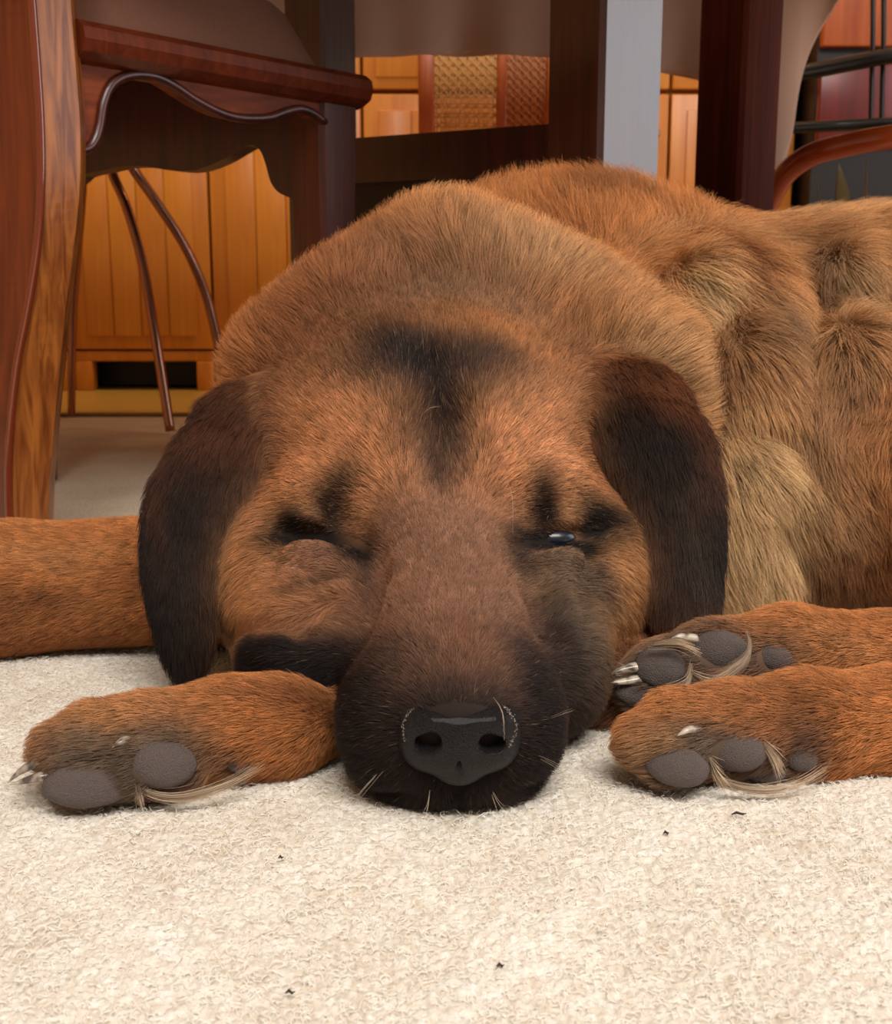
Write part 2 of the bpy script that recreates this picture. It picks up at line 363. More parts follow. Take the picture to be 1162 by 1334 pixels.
for j in range(rows + 1):
    f = j / rows
    for i, p in enumerate(hp):
        z = p.z + (.742 - p.z) * f
        wv = (.012 * math.sin(p.x * 24 + 1) + .007 * math.sin(p.x * 55)) * (1 - f) ** .7 * 1.3
        V.append((p.x, 1.935 + wv - .002, z))
for j in range(rows):
    for i in range(n - 1): F.append((j * n + i, j * n + i + 1, (j + 1) * n + i + 1, (j + 1) * n + i))
cl = mesh('tablecloth', V, F, M_cloth, None, True)
so = cl.modifiers.new('thick', 'SOLIDIFY'); so.thickness = .0025
bm = bmesh.new(); bm.from_mesh(cl.data)
box_bm(bm, (-1.32, .69, .7365), (.76, 1.94, .739)); bm.to_mesh(cl.data); bm.free()
tag(cl, 'taupe tablecloth hanging off the far side of the table with a pointed corner', 'tablecloth')

# ------------------------------------------------------------------ kitchen cabinets
M_pine = wood('honey_pine', srgb(216, 140, 44), srgb(196, 118, 32), .4, (35, 35, 3), .15)
M_pine2 = wood('honey_pine_pale', srgb(222, 148, 48), srgb(204, 126, 36), .4, (35, 35, 3), .15)
M_gap = plain('cabinet_shadow_gap', srgb(150, 88, 34), .8)
M_steel = plain('brushed_handle', srgb(170, 150, 120), .3, 1)
YC = 2.7
def cabinet(x0, x1, label, mats, group='honey pine kitchen cabinets', planks=4, feet=True):
    t_ = thing('kitchen_cabinet', label, 'cabinet', ((x0 + x1) / 2, YC + .25, 0), group)
    box('carcass', (x0, YC + .022, .10), (x1, YC + .48, .87), M_gap, t_)
    box('plinth', (x0, YC + .10, 0), (x1, YC + .12, .10), M_black, t_)
    box('bottom_rail', (x0 + .002, YC + .004, .062), (x1 - .002, YC + .03, .086), mats, t_, .003)
    if feet:
        for xa in (x0 + .002, x1 - .042): box('foot', (xa, YC, -.006), (xa + .04, YC + .04, .062), mats, t_, .003)
    dr = box('drawer', (x0 + .0015, YC, .665), (x1 - .0015, YC + .022, .86), mats, t_, .004)
    pn = box('drawer_panel', (x0 + .03, YC - .004, .69), (x1 - .03, YC + .002, .84), M_pine2, None, .002); adopt(pn, dr); pn.matrix_parent_inverse = Matrix.Translation(dr.matrix_world.translation if False else (Vector(((x0 + x1) / 2, YC + .011, .7625)))).inverted()
    dc = Vector(((x0 + x1) / 2, YC + .011, (.090 + .655) / 2))
    door = box('door', (x0 + .0015, YC, .090), (x1 - .0015, YC + .022, .655), mats, t_, .003)
    def sub(o): o.parent = door; o.matrix_parent_inverse = Matrix.Translation(dc).inverted()
    w_ = (x1 - x0 - .07) / planks
    for k in range(planks):
        sub(box('plank', (x0 + .035 + k * w_ + .0015, YC - .005, .12), (x0 + .035 + (k + 1) * w_ - .0015, YC + .002, .62), M_pine2 if k % 2 else mats, None, .0018))
    sub(box('knob', (x1 - .04, YC - .022, .56), (x1 - .022, YC - .0045, .578), M_steel, None, .006))
    return t_
xs = [(-1.62, -1.17, 'pine kitchen cabinet furthest left behind the chair leg'), (-1.165, -.87, 'narrow pine kitchen cabinet beside the oak chair leg'), (-.867, -.54, 'pine kitchen cabinet with a dark toe gap seen under the scalloped chair'),
      (-.537, -.19, 'pine kitchen cabinet right of the chair corner leg'), (-.187, .18, 'pine kitchen cabinet behind the cane chair back'), (.183, .50, 'pine kitchen cabinet between the mahogany table posts'), (.503, .785, 'pine kitchen cabinet behind the tablecloth corner')]
for x0, x1, lab in xs: cabinet(x0, x1, lab, M_pine)
wt = box('worktop', (-1.65, YC - .03, .872), (.79, YC + .48, .905), wood('worktop_wood', srgb(150, 90, 50), srgb(110, 62, 34)), None, .004); tag(wt, 'wooden worktop running along the top of the pine cabinets', 'worktop')
M_orange = wood('orange_stain', srgb(190, 96, 34), srgb(150, 66, 22), .4, (35, 35, 3), .2)
M_red = wood('red_stain', srgb(118, 20, 14), srgb(84, 10, 10), .35, (35, 35, 3), .3)
side = thing('sideboard', 'sideboard with orange upper doors and a dark red drawer band above a black front painted as a dark bay', 'sideboard', (1.25, 2.75, 0))
box('carcass', (.80, 2.62, .03), (1.9, 2.98, 1.05), M_black, side)  # solid black front stands for the dark inside an open bay
for k, (a_, b2) in enumerate(((.802, 1.012), (1.02, 1.30), (1.308, 1.885))):
    box('door', (a_, 2.595, .735), (b2, 2.62, 1.04), M_orange, side, .004)
    box('drawer', (a_, 2.595, .535), (b2, 2.62, .70), M_red, side, .004)

# ------------------------------------------------------------------ cane-backed chair in the kitchen
M_cfr = wood('cane_chair_wood', srgb(196, 104, 44), srgb(150, 70, 26), .35, (60, 60, 5), .3)
M_cane = plain('woven_cane', srgb(226, 178, 104), .5, var=.3, bscale=200)
M_cane2 = plain('woven_cane_dark', srgb(206, 128, 62), .5, var=.3, bscale=200)
cc = thing('cane_chair', 'orange wood chair with a woven cane back in front of the cabinets', 'chair', (.08, 2.3, 0))
YB = 2.2
def zx(px, py): q = P(px, py, YB); return q.x, q.z
xa, zb = zx(545, 172); xb, _ = zx(566, 100); xc_, _ = zx(648, 100); xd, _ = zx(660, 100); xe, _ = zx(712, 100); xf, _ = zx(740, 100)
zt2 = .96
box('stile', (xa, YB, 0), (xb, YB + .03, zt2), M_cfr, cc, .004)
box('stile', (xc_, YB, .45), (xd, YB + .03, zt2), M_cfr, cc, .003)
box('stile', (xe, YB, 0), (xf, YB + .03, zt2), M_cfr, cc, .004)
box('top_rail', (xa, YB, zt2 - .06), (xf, YB + .03, zt2 + .02), M_cfr, cc, .006)
box('bottom_rail', (xb - .002, YB + .002, .455), (xe + .002, YB + .028, .485), M_cfr, cc, .003)
def cane(x0, x1, z0, z1, mat, pitch=.017):
    bm = bmesh.new(); k = 0; x = x0 + pitch / 2
    while x < x1:
        for dx in (-.0026, .0026): box_bm(bm, (x + dx - .0014, YB + .010, z0), (x + dx + .0014, YB + .012, z1))
        x += pitch
    z = z0 + pitch / 2
    while z < z1:
        for dz in (-.0026, .0026): box_bm(bm, (x0, YB + .0125, z + dz - .0014), (x1, YB + .0145, z + dz + .0014))
        z += pitch
    for s in (1, -1):
        n_ = int((x1 - x0 + z1 - z0) / pitch) + 1
        for k in range(n_):
            u = k * pitch
            pts = []
            if s == 1: p, q = (x0 + max(0, u - (z1 - z0)), z1 - min(u, z1 - z0)) , (x0 + min(u, x1 - x0), z1 - max(0, u - (x1 - x0)))
            else: p, q = (x0 + max(0, u - (z1 - z0)), z0 + min(u, z1 - z0)), (x0 + min(u, x1 - x0), z0 + max(0, u - (x1 - x0)))
            dd = Vector((q[0] - p[0], 0, q[1] - p[1]))
            if dd.length < .004: continue
            nn = Vector((-dd.z, 0, dd.x)).normalized() * .0013; y = YB + (.008 if s == 1 else .006)
            f = [bm.verts.new(Vector((p[0], y, p[1])) + nn), bm.verts.new(Vector((p[0], y, p[1])) - nn), bm.verts.new(Vector((q[0], y, q[1])) - nn), bm.verts.new(Vector((q[0], y, q[1])) + nn)]
            bm.faces.new(f)
    o = from_bm('cane_panel', bm, mat); adopt(o, cc); o['kind'] = 'stuff'; return o
cane(xb, xc_, .48, zt2 - .055, M_cane); cane(xd, xe, .48, zt2 - .055, M_cane2, .015)
box('seat', (xa - .01, YB - .40, .43), (xf + .01, YB + .03, .455), M_cfr, cc, .008)
for x_ in (xa, xf - .03): box('leg', (x_, YB - .38, 0), (x_ + .03, YB - .35, .43), M_cfr, cc, .005)
box('splat_back', (xd + .002, YB + .018, .48), (xe - .002, YB + .024, zt2 - .05), M_orange, cc)

# ------------------------------------------------------------------ chromed cafe chair legs (left)
M_chrome = plain('dark_chrome', srgb(170, 120, 100), .10, 1.0)
cafe = thing('cafe_chair', 'cafe chair on thin splayed chrome legs behind the scalloped chair', 'chair', (-.55, 1.95, 0))
def leg_px(pts, r): tube('leg', catmull([P(*q) for q in pts], 8), r, M_chrome, cafe, 12)
leg_px([(140, 190, 1.93), (146, 225, 1.92), (165, 270, 1.90), (186, 345, 1.88), (205, 455, 1.85), (222, 562, 1.83)], .0078)
leg_px([(150, 180, 1.95), (170, 215, 1.98), (205, 265, 2.0), (243, 325, 2.02), (270, 390, 2.04), (288, 470, 2.05), (298, 536, 2.06)], .0085)
leg_px([(100, 190, 2.0), (108, 230, 2.0), (102, 320, 2.04), (95, 420, 2.07), (93, 541, 2.08)], .007)
leg_px([(70, 180, 2.2), (50, 300, 2.3), (20, 480, 2.35)], .007)
sc_ = P(120, 180, 2.0)
bm = bmesh.new(); bmesh.ops.create_cone(bm, cap_ends=True, segments=32, radius1=.19, radius2=.2, depth=.04)
bmesh.ops.bevel(bm, geom=[e for e in bm.edges if len(e.link_faces) == 2 and e.calc_face_angle(0) > 1], offset=.012, segments=3, affect='EDGES')
bmesh.ops.translate(bm, vec=(sc_.x - .03, 2.03, sc_.z + .02), verts=bm.verts); adopt(from_bm('seat', bm, M_darkw, None, True), cafe)
tube('backrest', catmull([(sc_.x - .2, 2.12, sc_.z + .03), (sc_.x - .2, 2.2, sc_.z + .3), (sc_.x - .03, 2.24, sc_.z + .4), (sc_.x + .14, 2.2, sc_.z + .3), (sc_.x + .14, 2.12, sc_.z + .03)], 8), .009, M_chrome, cafe)

# ------------------------------------------------------------------ right: black metal chair and bentwood armchair
M_iron = plain('black_iron', srgb(20, 16, 18), .3, .0, .3)
bk = thing('metal_chair', 'black metal chair with paired spindles in front of the sideboard', 'chair', (1.0, 2.12, 0))
def tb(name, pts, r, m_, par): return tube(name, catmull([P(*q) for q in pts], 6), r, m_, par, 12)
tb('back_rail', [(1008, 100, 2.12), (1060, 92, 2.12), (1110, 82, 2.11), (1170, 71, 2.09), (1240, 62, 2.07)], .0135, M_iron, bk)
tb('lower_rail', [(1008, 168, 2.12), (1100, 163, 2.12), (1170, 160, 2.10), (1240, 156, 2.07)], .010, M_iron, bk)
for x_ in (1137, 1151, 1225, 1239): tb('spindle', [(x_, -60, 2.13), (x_, 40, 2.13), (x_ - 2, 120, 2.13), (x_ - 3, 165, 2.13)], .0045, M_iron, bk)
tb('top_rail', [(1008, -60, 2.13), (1140, -62, 2.13), (1245, -60, 2.13)], .012, M_iron, bk)
for q in ((1006, 2.14), (1245, 2.07)):
    tb('leg', [(q[0], -60, q[1]), (q[0], 100, q[1]), (q[0] - 3, 300, q[1]), (q[0] - 5, 539, q[1])], .009, M_iron, bk)
sq = P(1140, 160, 2.07)
box('seat', (sq.x - .17, 1.74, .30), (sq.x + .19, 2.08, .318), M_iron, bk, .006)
M_bent = plain('bentwood_red', srgb(220, 96, 42), .2, 0, .8, var=.3, bscale=6)
bw = thing('bentwood_chair', 'red orange bentwood chair with a bowed arm at the right edge', 'chair', (.62, 1.65, 0))
tb('arm', [(985, 300, 1.68), (1000, 268, 1.66), (1022, 228, 1.63), (1055, 203, 1.6), (1100, 190, 1.58), (1165, 178, 1.56), (1260, 172, 1.56)], .0155, M_bent, bw)
tb('arm_support', [(985, 300, 1.68), (975, 390, 1.7), (965, 560, 1.74), (960, 600, 1.75)], .012, M_bent, bw)
tb('leg', [(1262, 170, 1.56), (1270, 350, 1.56), (1275, 600, 1.56)], .014, M_bent, bw)
box('seat', (P(1200, 200, 1.6).x, 1.45, .22), (P(1330, 200, 1.6).x, 1.75, .25), M_bent, bw, .01)
# pale pointed leaves behind the dog
M_leaf = plain('pale_leaf', srgb(236, 228, 180), .5, var=.2, bscale=20); M_pot = plain('brown_pot', srgb(90, 50, 34), .5)
pl = thing('potted_plant', 'low pot of pale spiky leaves behind the dog at right', 'plant', (P(1100, 300, 1.35).x, 1.35, 0))
pc = Vector((P(1100, 300, 1.35).x, 1.35, 0))
tube('pot', [pc, pc + Vector((0, 0, .05)), pc + Vector((0, 0, .14))], [.05, .06, .075], M_pot, pl, 24)
def leaf(px0, py0, px1, py1, w_):
    a_, b2 = P(px0, py0, 1.35), P(px1, py1, 1.33); m_ = [a_.lerp(b2, k / 5) for k in range(6)]
    base = pc + Vector((0, 0, .13)); pts = [base, base.lerp(a_, .6)] + m_
    tube('leaf', pts, [w_ * .6, w_ * .9, w_, w_ * .95, w_ * .8, w_ * .55, w_ * .3, .0004], M_leaf, pl, 8, .3)
leaf(1098, 262, 1093, 214, .0085); leaf(1128, 262, 1129, 204, .0035); leaf(1068, 262, 1062, 228, .002)

# ------------------------------------------------------------------ the dog: one implicit body, meshed by surface nets
# colours (linear) of the coat
def lin(r, g, b): return np.array(srgb(r, g, b)[:3])
RUST, TAN, PALE, FACE = lin(208, 138, 82), lin(216, 158, 104), lin(228, 190, 142), lin(216, 152, 105)
MUZ, BLK, CHAR, REDB, GREY = lin(158, 116, 92), lin(34, 27, 26), lin(50, 42, 41), lin(136, 84, 56), lin(142, 122, 102)
def xc(Y): return .005 - .068 * (Y - .45)
PR = []      # primitives
GRP = {'foreleg': 1, 'hindleg': 2}   # groups meet without blending
def E(c, r, k=.02, rot=(0, 0, 0), reg='head', col=FACE, comb='nose', L=.009, lift=.3):
    R = np.array(Matrix.Rotation(rot[2], 3, 'Z') @ Matrix.Rotation(rot[1], 3, 'Y') @ Matrix.Rotation(rot[0], 3, 'X')).T
    PR.append(dict(g=GRP.get(reg, 0), t='e', c=np.array(c, float), r=np.array(r, float), k=k, R=R, reg=reg, col=col, comb=comb, L=L, lift=lift))
def K(a, b, r1, r2, k=.02, reg='head', col=FACE, comb='nose', L=.009, lift=.3, sq=1.0):
    PR.append(dict(g=GRP.get(reg, 0), t='k', a=np.array(a, float), b=np.array(b, float), r1=r1, r2=r2, k=k, reg=reg, col=col, comb=comb, L=L, lift=lift, sq=sq))
def sdf1(p, X):
    if p['t'] == 'e':
        q = (X - p['c']) @ p['R'].T
        k0 = np.sqrt(((q / p['r']) ** 2).sum(-1)); k1 = np.sqrt(((q / p['r'] ** 2) ** 2).sum(-1)) + 1e-9
        return k0 * (k0 - 1) / k1
    ab = p['b'] - p['a']; pa = X - p['a']; h = np.clip((pa @ ab) / (ab @ ab), 0, 1)
    d = pa - h[..., None] * ab; d = d * np.array([1, 1, 1 / p['sq']])
    return np.sqrt((d ** 2).sum(-1)) - (p['r1'] + (p['r2'] - p['r1']) * h)
def bbox(p, m):
    if p['t'] == 'e': r = p['r'].max(); return p['c'] - r - m, p['c'] + r + m
    r = max(p['r1'], p['r2']) * max(1, p['sq']); return np.minimum(p['a'], p['b']) - r - m, np.maximum(p['a'], p['b']) + r + m

# --- body
bc = dict(reg='body', col=TAN, comb=(.75, .15, -.35), L=.030, lift=.42)
E((.46, .99, .138), (.46, .17, .148), .05, **bc)                      # barrel of the trunk
E((.10, .96, .14), (.17, .13, .162), .06, reg='body', col=RUST, comb=(-.1, .7, .45), L=.034, lift=.65)   # withers
E((.19, .86, .12), (.11, .11, .125), .05, reg='body', col=TAN, comb=(.25, -.2, -.8), L=.032, lift=.45)     # shoulder
E((.215, .79, .075), (.075, .06, .085), .04, reg='chest', col=PALE, comb=(.25, -.25, -.9), L=.034, lift=.4)  # chest ruff
E((.385, .79, .10), (.125, .12, .115), .05, reg='thigh', col=RUST, comb=(.25, -.1, -.9), L=.022, lift=.35)     # thigh
# --- neck with its loose fold
E((.012, .815, .125), (.158, .115, .138), .04, reg='neck', col=RUST, comb=(.0, .75, .35), L=.026, lift=.6)
K((-.10, .77, .17), (.0, .79, .235), .04, .036, .03, reg='neck', col=RUST, comb=(-.35, .5, .35), L=.020, lift=.5)
K((.0, .79, .235), (.13, .76, .165), .036, .04, .03, reg='neck', col=TAN, comb=(.4, .4, .2), L=.022, lift=.5)
# --- head
E((-.010, .715, .106), (.104, .118, .110), .04, L=.010)
E((-.008, .655, .105), (.070, .055, .052), .03, L=.008)
for s in (-1, 1):
    E((xc(.63) + s * .078, .645, .060), (.045, .062, .055), .03, comb=(s * .35, .45, -.55), L=.014, lift=.35)   # cheek
    E((xc(.62) + s * .047, .622, .113), (.034, .028, .022), .016, comb=(s * .75, .35, .35), L=.006)             # brow
    E((xc(.60) + s * .050, .600, .062), (.040, .042, .030), .025, col=FACE * .85, comb=(s * .5, .5, -.4), L=.008)
K((xc(.49), .492, .0385), (xc(.62), .625, .078), .0405, .046, .025, reg='muzzle', col=MUZ, comb='nose', L=.005, lift=.22)
for s in (-1, 1):
    E((xc(.49) + s * .024, .494, .029), (.0265, .036, .033), .016, reg='muzzle', col=CHAR, comb=(s * .5, .6, -.35), L=.006, lift=.25)
E((xc(.49), .492, .012), (.028, .033, .016), .012, reg='muzzle', col=CHAR, comb=(0, .6, -.5), L=.006)
E((-.066, .568, .040), (.040, .048, .037), .022, reg='muzzle', col=FACE * .85, comb=(-.5, .5, -.5), L=.008)   # hanging lip
E((.052, .562, .036), (.030, .048, .036), .022, reg='muzzle', col=CHAR, comb=(.5, .5, -.5), L=.008)
E((xc(.455), .463, .046), (.022, .017, .014), .010, reg='muzzle', col=CHAR, comb='nose', L=.003)
# --- ears
def ear(chain, col):
    pts = [np.array(P(px, py, Y)) for px, py, Y, hw in chain]; hs = [hw * Y / FPX for px, py, Y, hw in chain]
    for i in range(len(pts) - 1):
        for f in (0, .5) if i < len(pts) - 2 else (0, .5, 1):
            c = pts[i] * (1 - f) + pts[i + 1] * f; h = hs[i] * (1 - f) + hs[i + 1] * f
            d = pts[i + 1] - pts[i]; tilt = math.atan2(d[1], -d[2]); roll = math.atan2(d[0], -d[2])
            E(c, (h, .0105, max(h * .8, .016)), .034 if i == 0 else .012, rot=(tilt, 0, 0), reg='ear', col=(REDB * .8 if i == 0 and f == 0 else col), comb=tuple(d / np.linalg.norm(d)), L=.013, lift=.16)
ear([(325, 535, .690, 46), (282, 588, .645, 55), (254, 655, .625, 61), (242, 725, .612, 52), (238, 788, .602, 36), (244, 846, .598, 23)], BLK)
ear([(822, 515, .692, 52), (856, 572, .648, 68), (881, 645, .630, 57), (892, 715, .618, 47), (892, 778, .606, 37), (893, 812, .602, 24)], BLK)
# --- forelegs to the left
lc = dict(reg='foreleg', col=RUST, L=.007, lift=.25)
K((-.08, .72, .045), (-.28, .700, .038), .048, .044, .03, comb=(-.9, 0, -.1), sq=.85, **lc)
K((-.28, .700, .038), (-.50, .715, .028), .044, .033, .02, comb=(-.9, 0, -.1), sq=.85, **lc)
K((.07, .64, .03), (-.01, .565, .018), .03, .014, .02, comb=(-.8, -.3, -.1), **lc)
wr = P(360, 947, .512); ml = P(300, 948, .502); tl = P(190, 962, .488); te = P(95, 985, .476)
K((-.01, .565, .018), wr, .012, .0205, .004, comb=(-.9, -.2, 0), **lc)
K(wr, ml, .0215, .0205, .012, comb=(-.9, -.1, 0), **lc)
K(ml, tl, .0205, .0195, .010, comb=(-.9, -.1, 0), **lc)
tc_ = dict(reg='foreleg', col=RUST * .6 + GREY * .4, L=.006, lift=.3)
K(tl, P(120, 950, .490), .0165, .013, .008, comb=(-.9, -.1, -.1), **tc_)
K(tl, P(75, 975, .480), .016, .012, .007, comb=(-.9, -.1, -.2), **tc_)
K(P(215, 985, .480), P(105, 1008, .470), .0150, .0135, .006, comb=(-.9, -.1, -.2), **tc_)
K(P(240, 985, .482), P(185, 1002, .470), .013, .0105, .006, comb=(-.8, -.2, -.2), **tc_)
K((.09, .66, .03), P(778, 905, .585), .034, .026, .02, comb=(-.7, -.3, -.1), reg='foreleg', col=REDB, L=.007)
# --- hind legs from the right
hc = dict(reg='hindleg', col=RUST, L=.007, lift=.28)
u0, u1, u2, u3 = P(1330, 875, .60), P(1160, 862, .585), P(1030, 852, .572), P(930, 862, .563)
K((.42, .72, .06), u0, .05, .030, .03, comb=(-.7, -.6, -.2), **hc)
K(u0, u1, .030, .0240, .02, comb=(-1, 0, 0), **hc); K(u1, u2, .0240, .0225, .01, comb=(-1, 0, 0), **hc); K(u2, u3, .0225, .0195, .01, comb=(-1, 0, 0), **hc)
K(u3, P(862, 875, .556), .018, .0155, .008, comb=(-1, 0, 0), **hc); K(u3, P(838, 892, .556), .016, .013, .007, reg='hindleg', col=GREY, L=.008, lift=.3, comb=(-1, 0, -.1))
for p_ in PR[-6:]: p_['g'] = 3
l0, l1, l2, l3 = P(1360, 950, .53), P(1170, 942, .525), P(1050, 945, .515), P(960, 950, .505)
K((.40, .66, .05), l0, .045, .028, .03, comb=(-.7, -.6, -.2), **hc)
K(l0, l1, .027, .0245, .015, comb=(-1, 0, 0), **hc); K(l1, l2, .0245, .0235, .01, comb=(-1, 0, 0), **hc); K(l2, l3, .0235, .0205, .01, comb=(-1, 0, 0), **hc)
K(l3, P(880, 942, .500), .0195, .0155, .008, comb=(-1, 0, 0), **hc)
K(l3, P(838, 965, .492), .0165, .0125, .008, comb=(-1, 0, -.2), **hc)
K(l3, P(870, 985, .486), .0155, .0125, .007, reg='hindleg', col=GREY, L=.006, lift=.3, comb=(-1, 0, -.2))

SUB = []     # carved creases: (a, b, radius, blend)
def crease(pts, r, k):
    for a, b in zip(pts[:-1], pts[1:]): SUB.append((np.array(a), np.array(b), r, k))
def axis(a0, a1, h, c0, hn, c1, fine):
    A_ = [np.arange(a0, c0, h), np.arange(c0, c1, fine), np.arange(c1, a1 + h, h)]
    return np.concatenate(A_)
GX, GY, GZ = axis(-.52, .80, .0065, -.275, 0, .30, .0024), axis(.415, 1.16, .006, .425, 0, .70, .0024), axis(-.010, .325, .006, -.0095, 0, .15, .0024)
def smin(a, b, k):
    h = np.maximum(k - np.abs(a - b), 0) / k; return np.minimum(a, b) - h * h * k * .25
def eval_field(GX, GY, GZ, prims, subs=()):
    F = field_of(GX, GY, GZ, [p for p in prims if p['g'] == 0], subs)
    for g_ in (1, 2, 3):
        q = [p for p in prims if p['g'] == g_]
        if q: F = np.minimum(F, field_of(GX, GY, GZ, q))
    return F
def field_of(GX, GY, GZ, prims, subs=()):
    F = np.full((len(GX), len(GY), len(GZ)), .3, np.float32)
    def win(lo, hi):
        s = []
        for g, l, h in ((GX, lo[0], hi[0]), (GY, lo[1], hi[1]), (GZ, lo[2], hi[2])):
            i0, i1 = np.searchsorted(g, l), np.searchsorted(g, h); s.append(slice(max(i0 - 1, 0), min(i1 + 1, len(g))))
        return tuple(s)
    for p in prims:
        m = p['k'] + .018; lo, hi = bbox(p, m); s = win(lo, hi)
        X = np.stack(np.meshgrid(GX[s[0]], GY[s[1]], GZ[s[2]], indexing='ij'), -1)
        if X.size == 0: continue
        F[s] = smin(F[s], sdf1(p, X), p['k'])
    for a, b, r, k in subs:
        lo, hi = np.minimum(a, b) - r - k - .01, np.maximum(a, b) + r + k + .01; s = win(lo, hi)
        X = np.stack(np.meshgrid(GX[s[0]], GY[s[1]], GZ[s[2]], indexing='ij'), -1)
        if X.size == 0: continue
        ab = b - a; pa = X - a; h = np.clip((pa @ ab) / (ab @ ab + 1e-12), 0, 1)
        d = np.sqrt(((pa - h[..., None] * ab) ** 2).sum(-1)) - r
        F[s] = -smin(-F[s], d, k)
    return F
def surface_nets(F, GX, GY, GZ):
    S = F < 0; nx, ny, nz = S.shape
    corners = [(i, j, k) for i in (0, 1) for j in (0, 1) for k in (0, 1)]
    cnt = sum(S[i:nx - 1 + i, j:ny - 1 + j, k:nz - 1 + k].astype(np.int8) for i, j, k in corners)
    act = (cnt > 0) & (cnt < 8); idx = -np.ones(act.shape, np.int64); ids = np.argwhere(act); idx[act] = np.arange(len(ids))
    acc = np.zeros((len(ids), 3)); n = np.zeros(len(ids)); G = (GX, GY, GZ)
    for c in corners:
        for ax in range(3):
            if c[ax]: continue
            e = list(c); e[ax] = 1
            i0 = ids + c; i1 = ids + e
            f0 = F[i0[:, 0], i0[:, 1], i0[:, 2]]; f1 = F[i1[:, 0], i1[:, 1], i1[:, 2]]
            m = (f0 < 0) != (f1 < 0); t_ = np.where(m, f0 / np.where(m, f0 - f1, 1), 0)
            q0 = np.stack([G[a][i0[:, a]] for a in range(3)], -1); q1 = np.stack([G[a][i1[:, a]] for a in range(3)], -1)
            acc += np.where(m[:, None], q0 + (q1 - q0) * t_[:, None], 0); n += m
    V = acc / n[:, None]; Q = []
    for ax in range(3):
        b_, c_ = [(1, 2), (2, 0), (0, 1)][ax]
        s0 = [slice(None)] * 3; s1 = [slice(None)] * 3; s0[ax] = slice(0, -1); s1[ax] = slice(1, None)
        for q in (b_, c_): s0[q] = slice(1, -1); s1[q] = slice(1, -1)
        a0, a1 = S[tuple(s0)], S[tuple(s1)]
        for flip, m in ((0, a0 & ~a1), (1, ~a0 & a1)):
            e = np.argwhere(m); off = np.zeros(3, int); off[b_] = 1; off[c_] = 1; e = e + off
            def cell(db, dc):
                z = e.copy(); z[:, b_] -= db; z[:, c_] -= dc; return idx[z[:, 0], z[:, 1], z[:, 2]]
            q = np.stack([cell(0, 0), cell(1, 0), cell(1, 1), cell(0, 1)], -1)
            Q.append(q[:, ::-1] if flip else q)
    return V, np.concatenate(Q)
def np_mesh(name, V, Q, mat, parent=None, smooth=True):
    me = bpy.data.meshes.new(name); me.vertices.add(len(V)); me.vertices.foreach_set('co', V.astype(np.float32).ravel())
    me.loops.add(Q.size); me.loops.foreach_set('vertex_index', Q.ravel().astype(np.int32))
    me.polygons.add(len(Q)); me.polygons.foreach_set('loop_start', (np.arange(len(Q)) * Q.shape[1]).astype(np.int32)); me.update(calc_edges=True)
    return link(name, me, mat, parent, smooth)

# first pass without creases, to find where the eyes sit on the surface
def bvh_of(V, Q): return BVHTree.FromPolygons([tuple(v) for v in V], [tuple(q) for q in Q])
g0 = (np.arange(-.21, .22, .004), np.arange(.42, .90, .004), np.arange(-.01, .30, .004))
V0, Q0 = surface_nets(eval_field(*g0, [q for q in PR if q['g'] == 0]), *g0); T0 = bvh_of(V0, Q0)
def hit(px, py, T=T0):
    d = ray(px, py).normalized(); r = T.ray_cast(Vector((0, 0, CAMH)), d)
    return r[0] if r[0] is not None else P(px, py, .6)
def hits(l, off=0.0):
    return [np.array(hit(x, y)) - np.array(ray(x, y).normalized()) * off for x, y in l]
# lids bulge, creases cut (closed left eye, slit right eye)
def add_bulge(px, py, r, k=.008, off=0.0, col=MUZ, s=1):
    E(np.array(hit(px, py)) + np.array(ray(px, py).normalized()) * off, r, k, reg='head', col=col, comb=(s * .8, .3, -.2), L=.004, lift=.15)
add_bulge(415, 722, (.0165, .010, .0095), .008, .006, MUZ, -1)
add_bulge(420, 678, (.018, .010, .0065), .008, .006, FACE, -1)
add_bulge(735, 680, (.018, .010, .0060), .008, .005, FACE, 1)
add_bulge(730, 728, (.018, .010, .0060), .008, .006, MUZ, 1)
crease(hits([(362, 694), (385, 696), (415, 699), (445, 700), (470, 706), (486, 722)]), .0040, .008)
crease(hits([(395, 742), (420, 756), (450, 752), (474, 738)]), .0015, .006)
crease(hits([(486, 722), (488, 760), (478, 800), (466, 850)], .0), .0035, .016)
crease(hits([(432, 648), (440, 672), (470, 690)]), .002, .009)
crease(hits([(672, 712), (700, 706), (735, 700), (775, 690), (795, 682)]), .0042, .007)
crease(hits([(706, 650), (698, 672), (684, 692)]), .002, .009)
crease(hits([(692, 745), (704, 780), (716, 830)], .0), .0030, .016)
crease(hits([(768, 720), (758, 780), (760, 830)]), .002, .010)
crease(hits([(300, 830), (340, 815), (390, 825), (440, 800), (468, 770)], .0), .0030, .012)
crease(hits([(565, 480), (575, 560), (580, 620)]), .004, .03)          # furrow of the forehead
crease(hits([(598, 1012), (598, 1030), (598, 1050)]), .0014, .005)    # philtrum
for s in (-1, 1):                                                       # mouth line
    crease([np.array(P(598 + s * q[0], q[1], q[2])) for q in ((0, 1040, .449), (50, 1042, .452), (95, 1020, .470), (128, 985, .495))], .0012, .006)
g1 = (np.arange(-.3, .75, .008), np.arange(.42, 1.17, .008), np.arange(-.01, .33, .008))
T1 = bvh_of(*surface_nets(eval_field(*g1, PR), *g1))
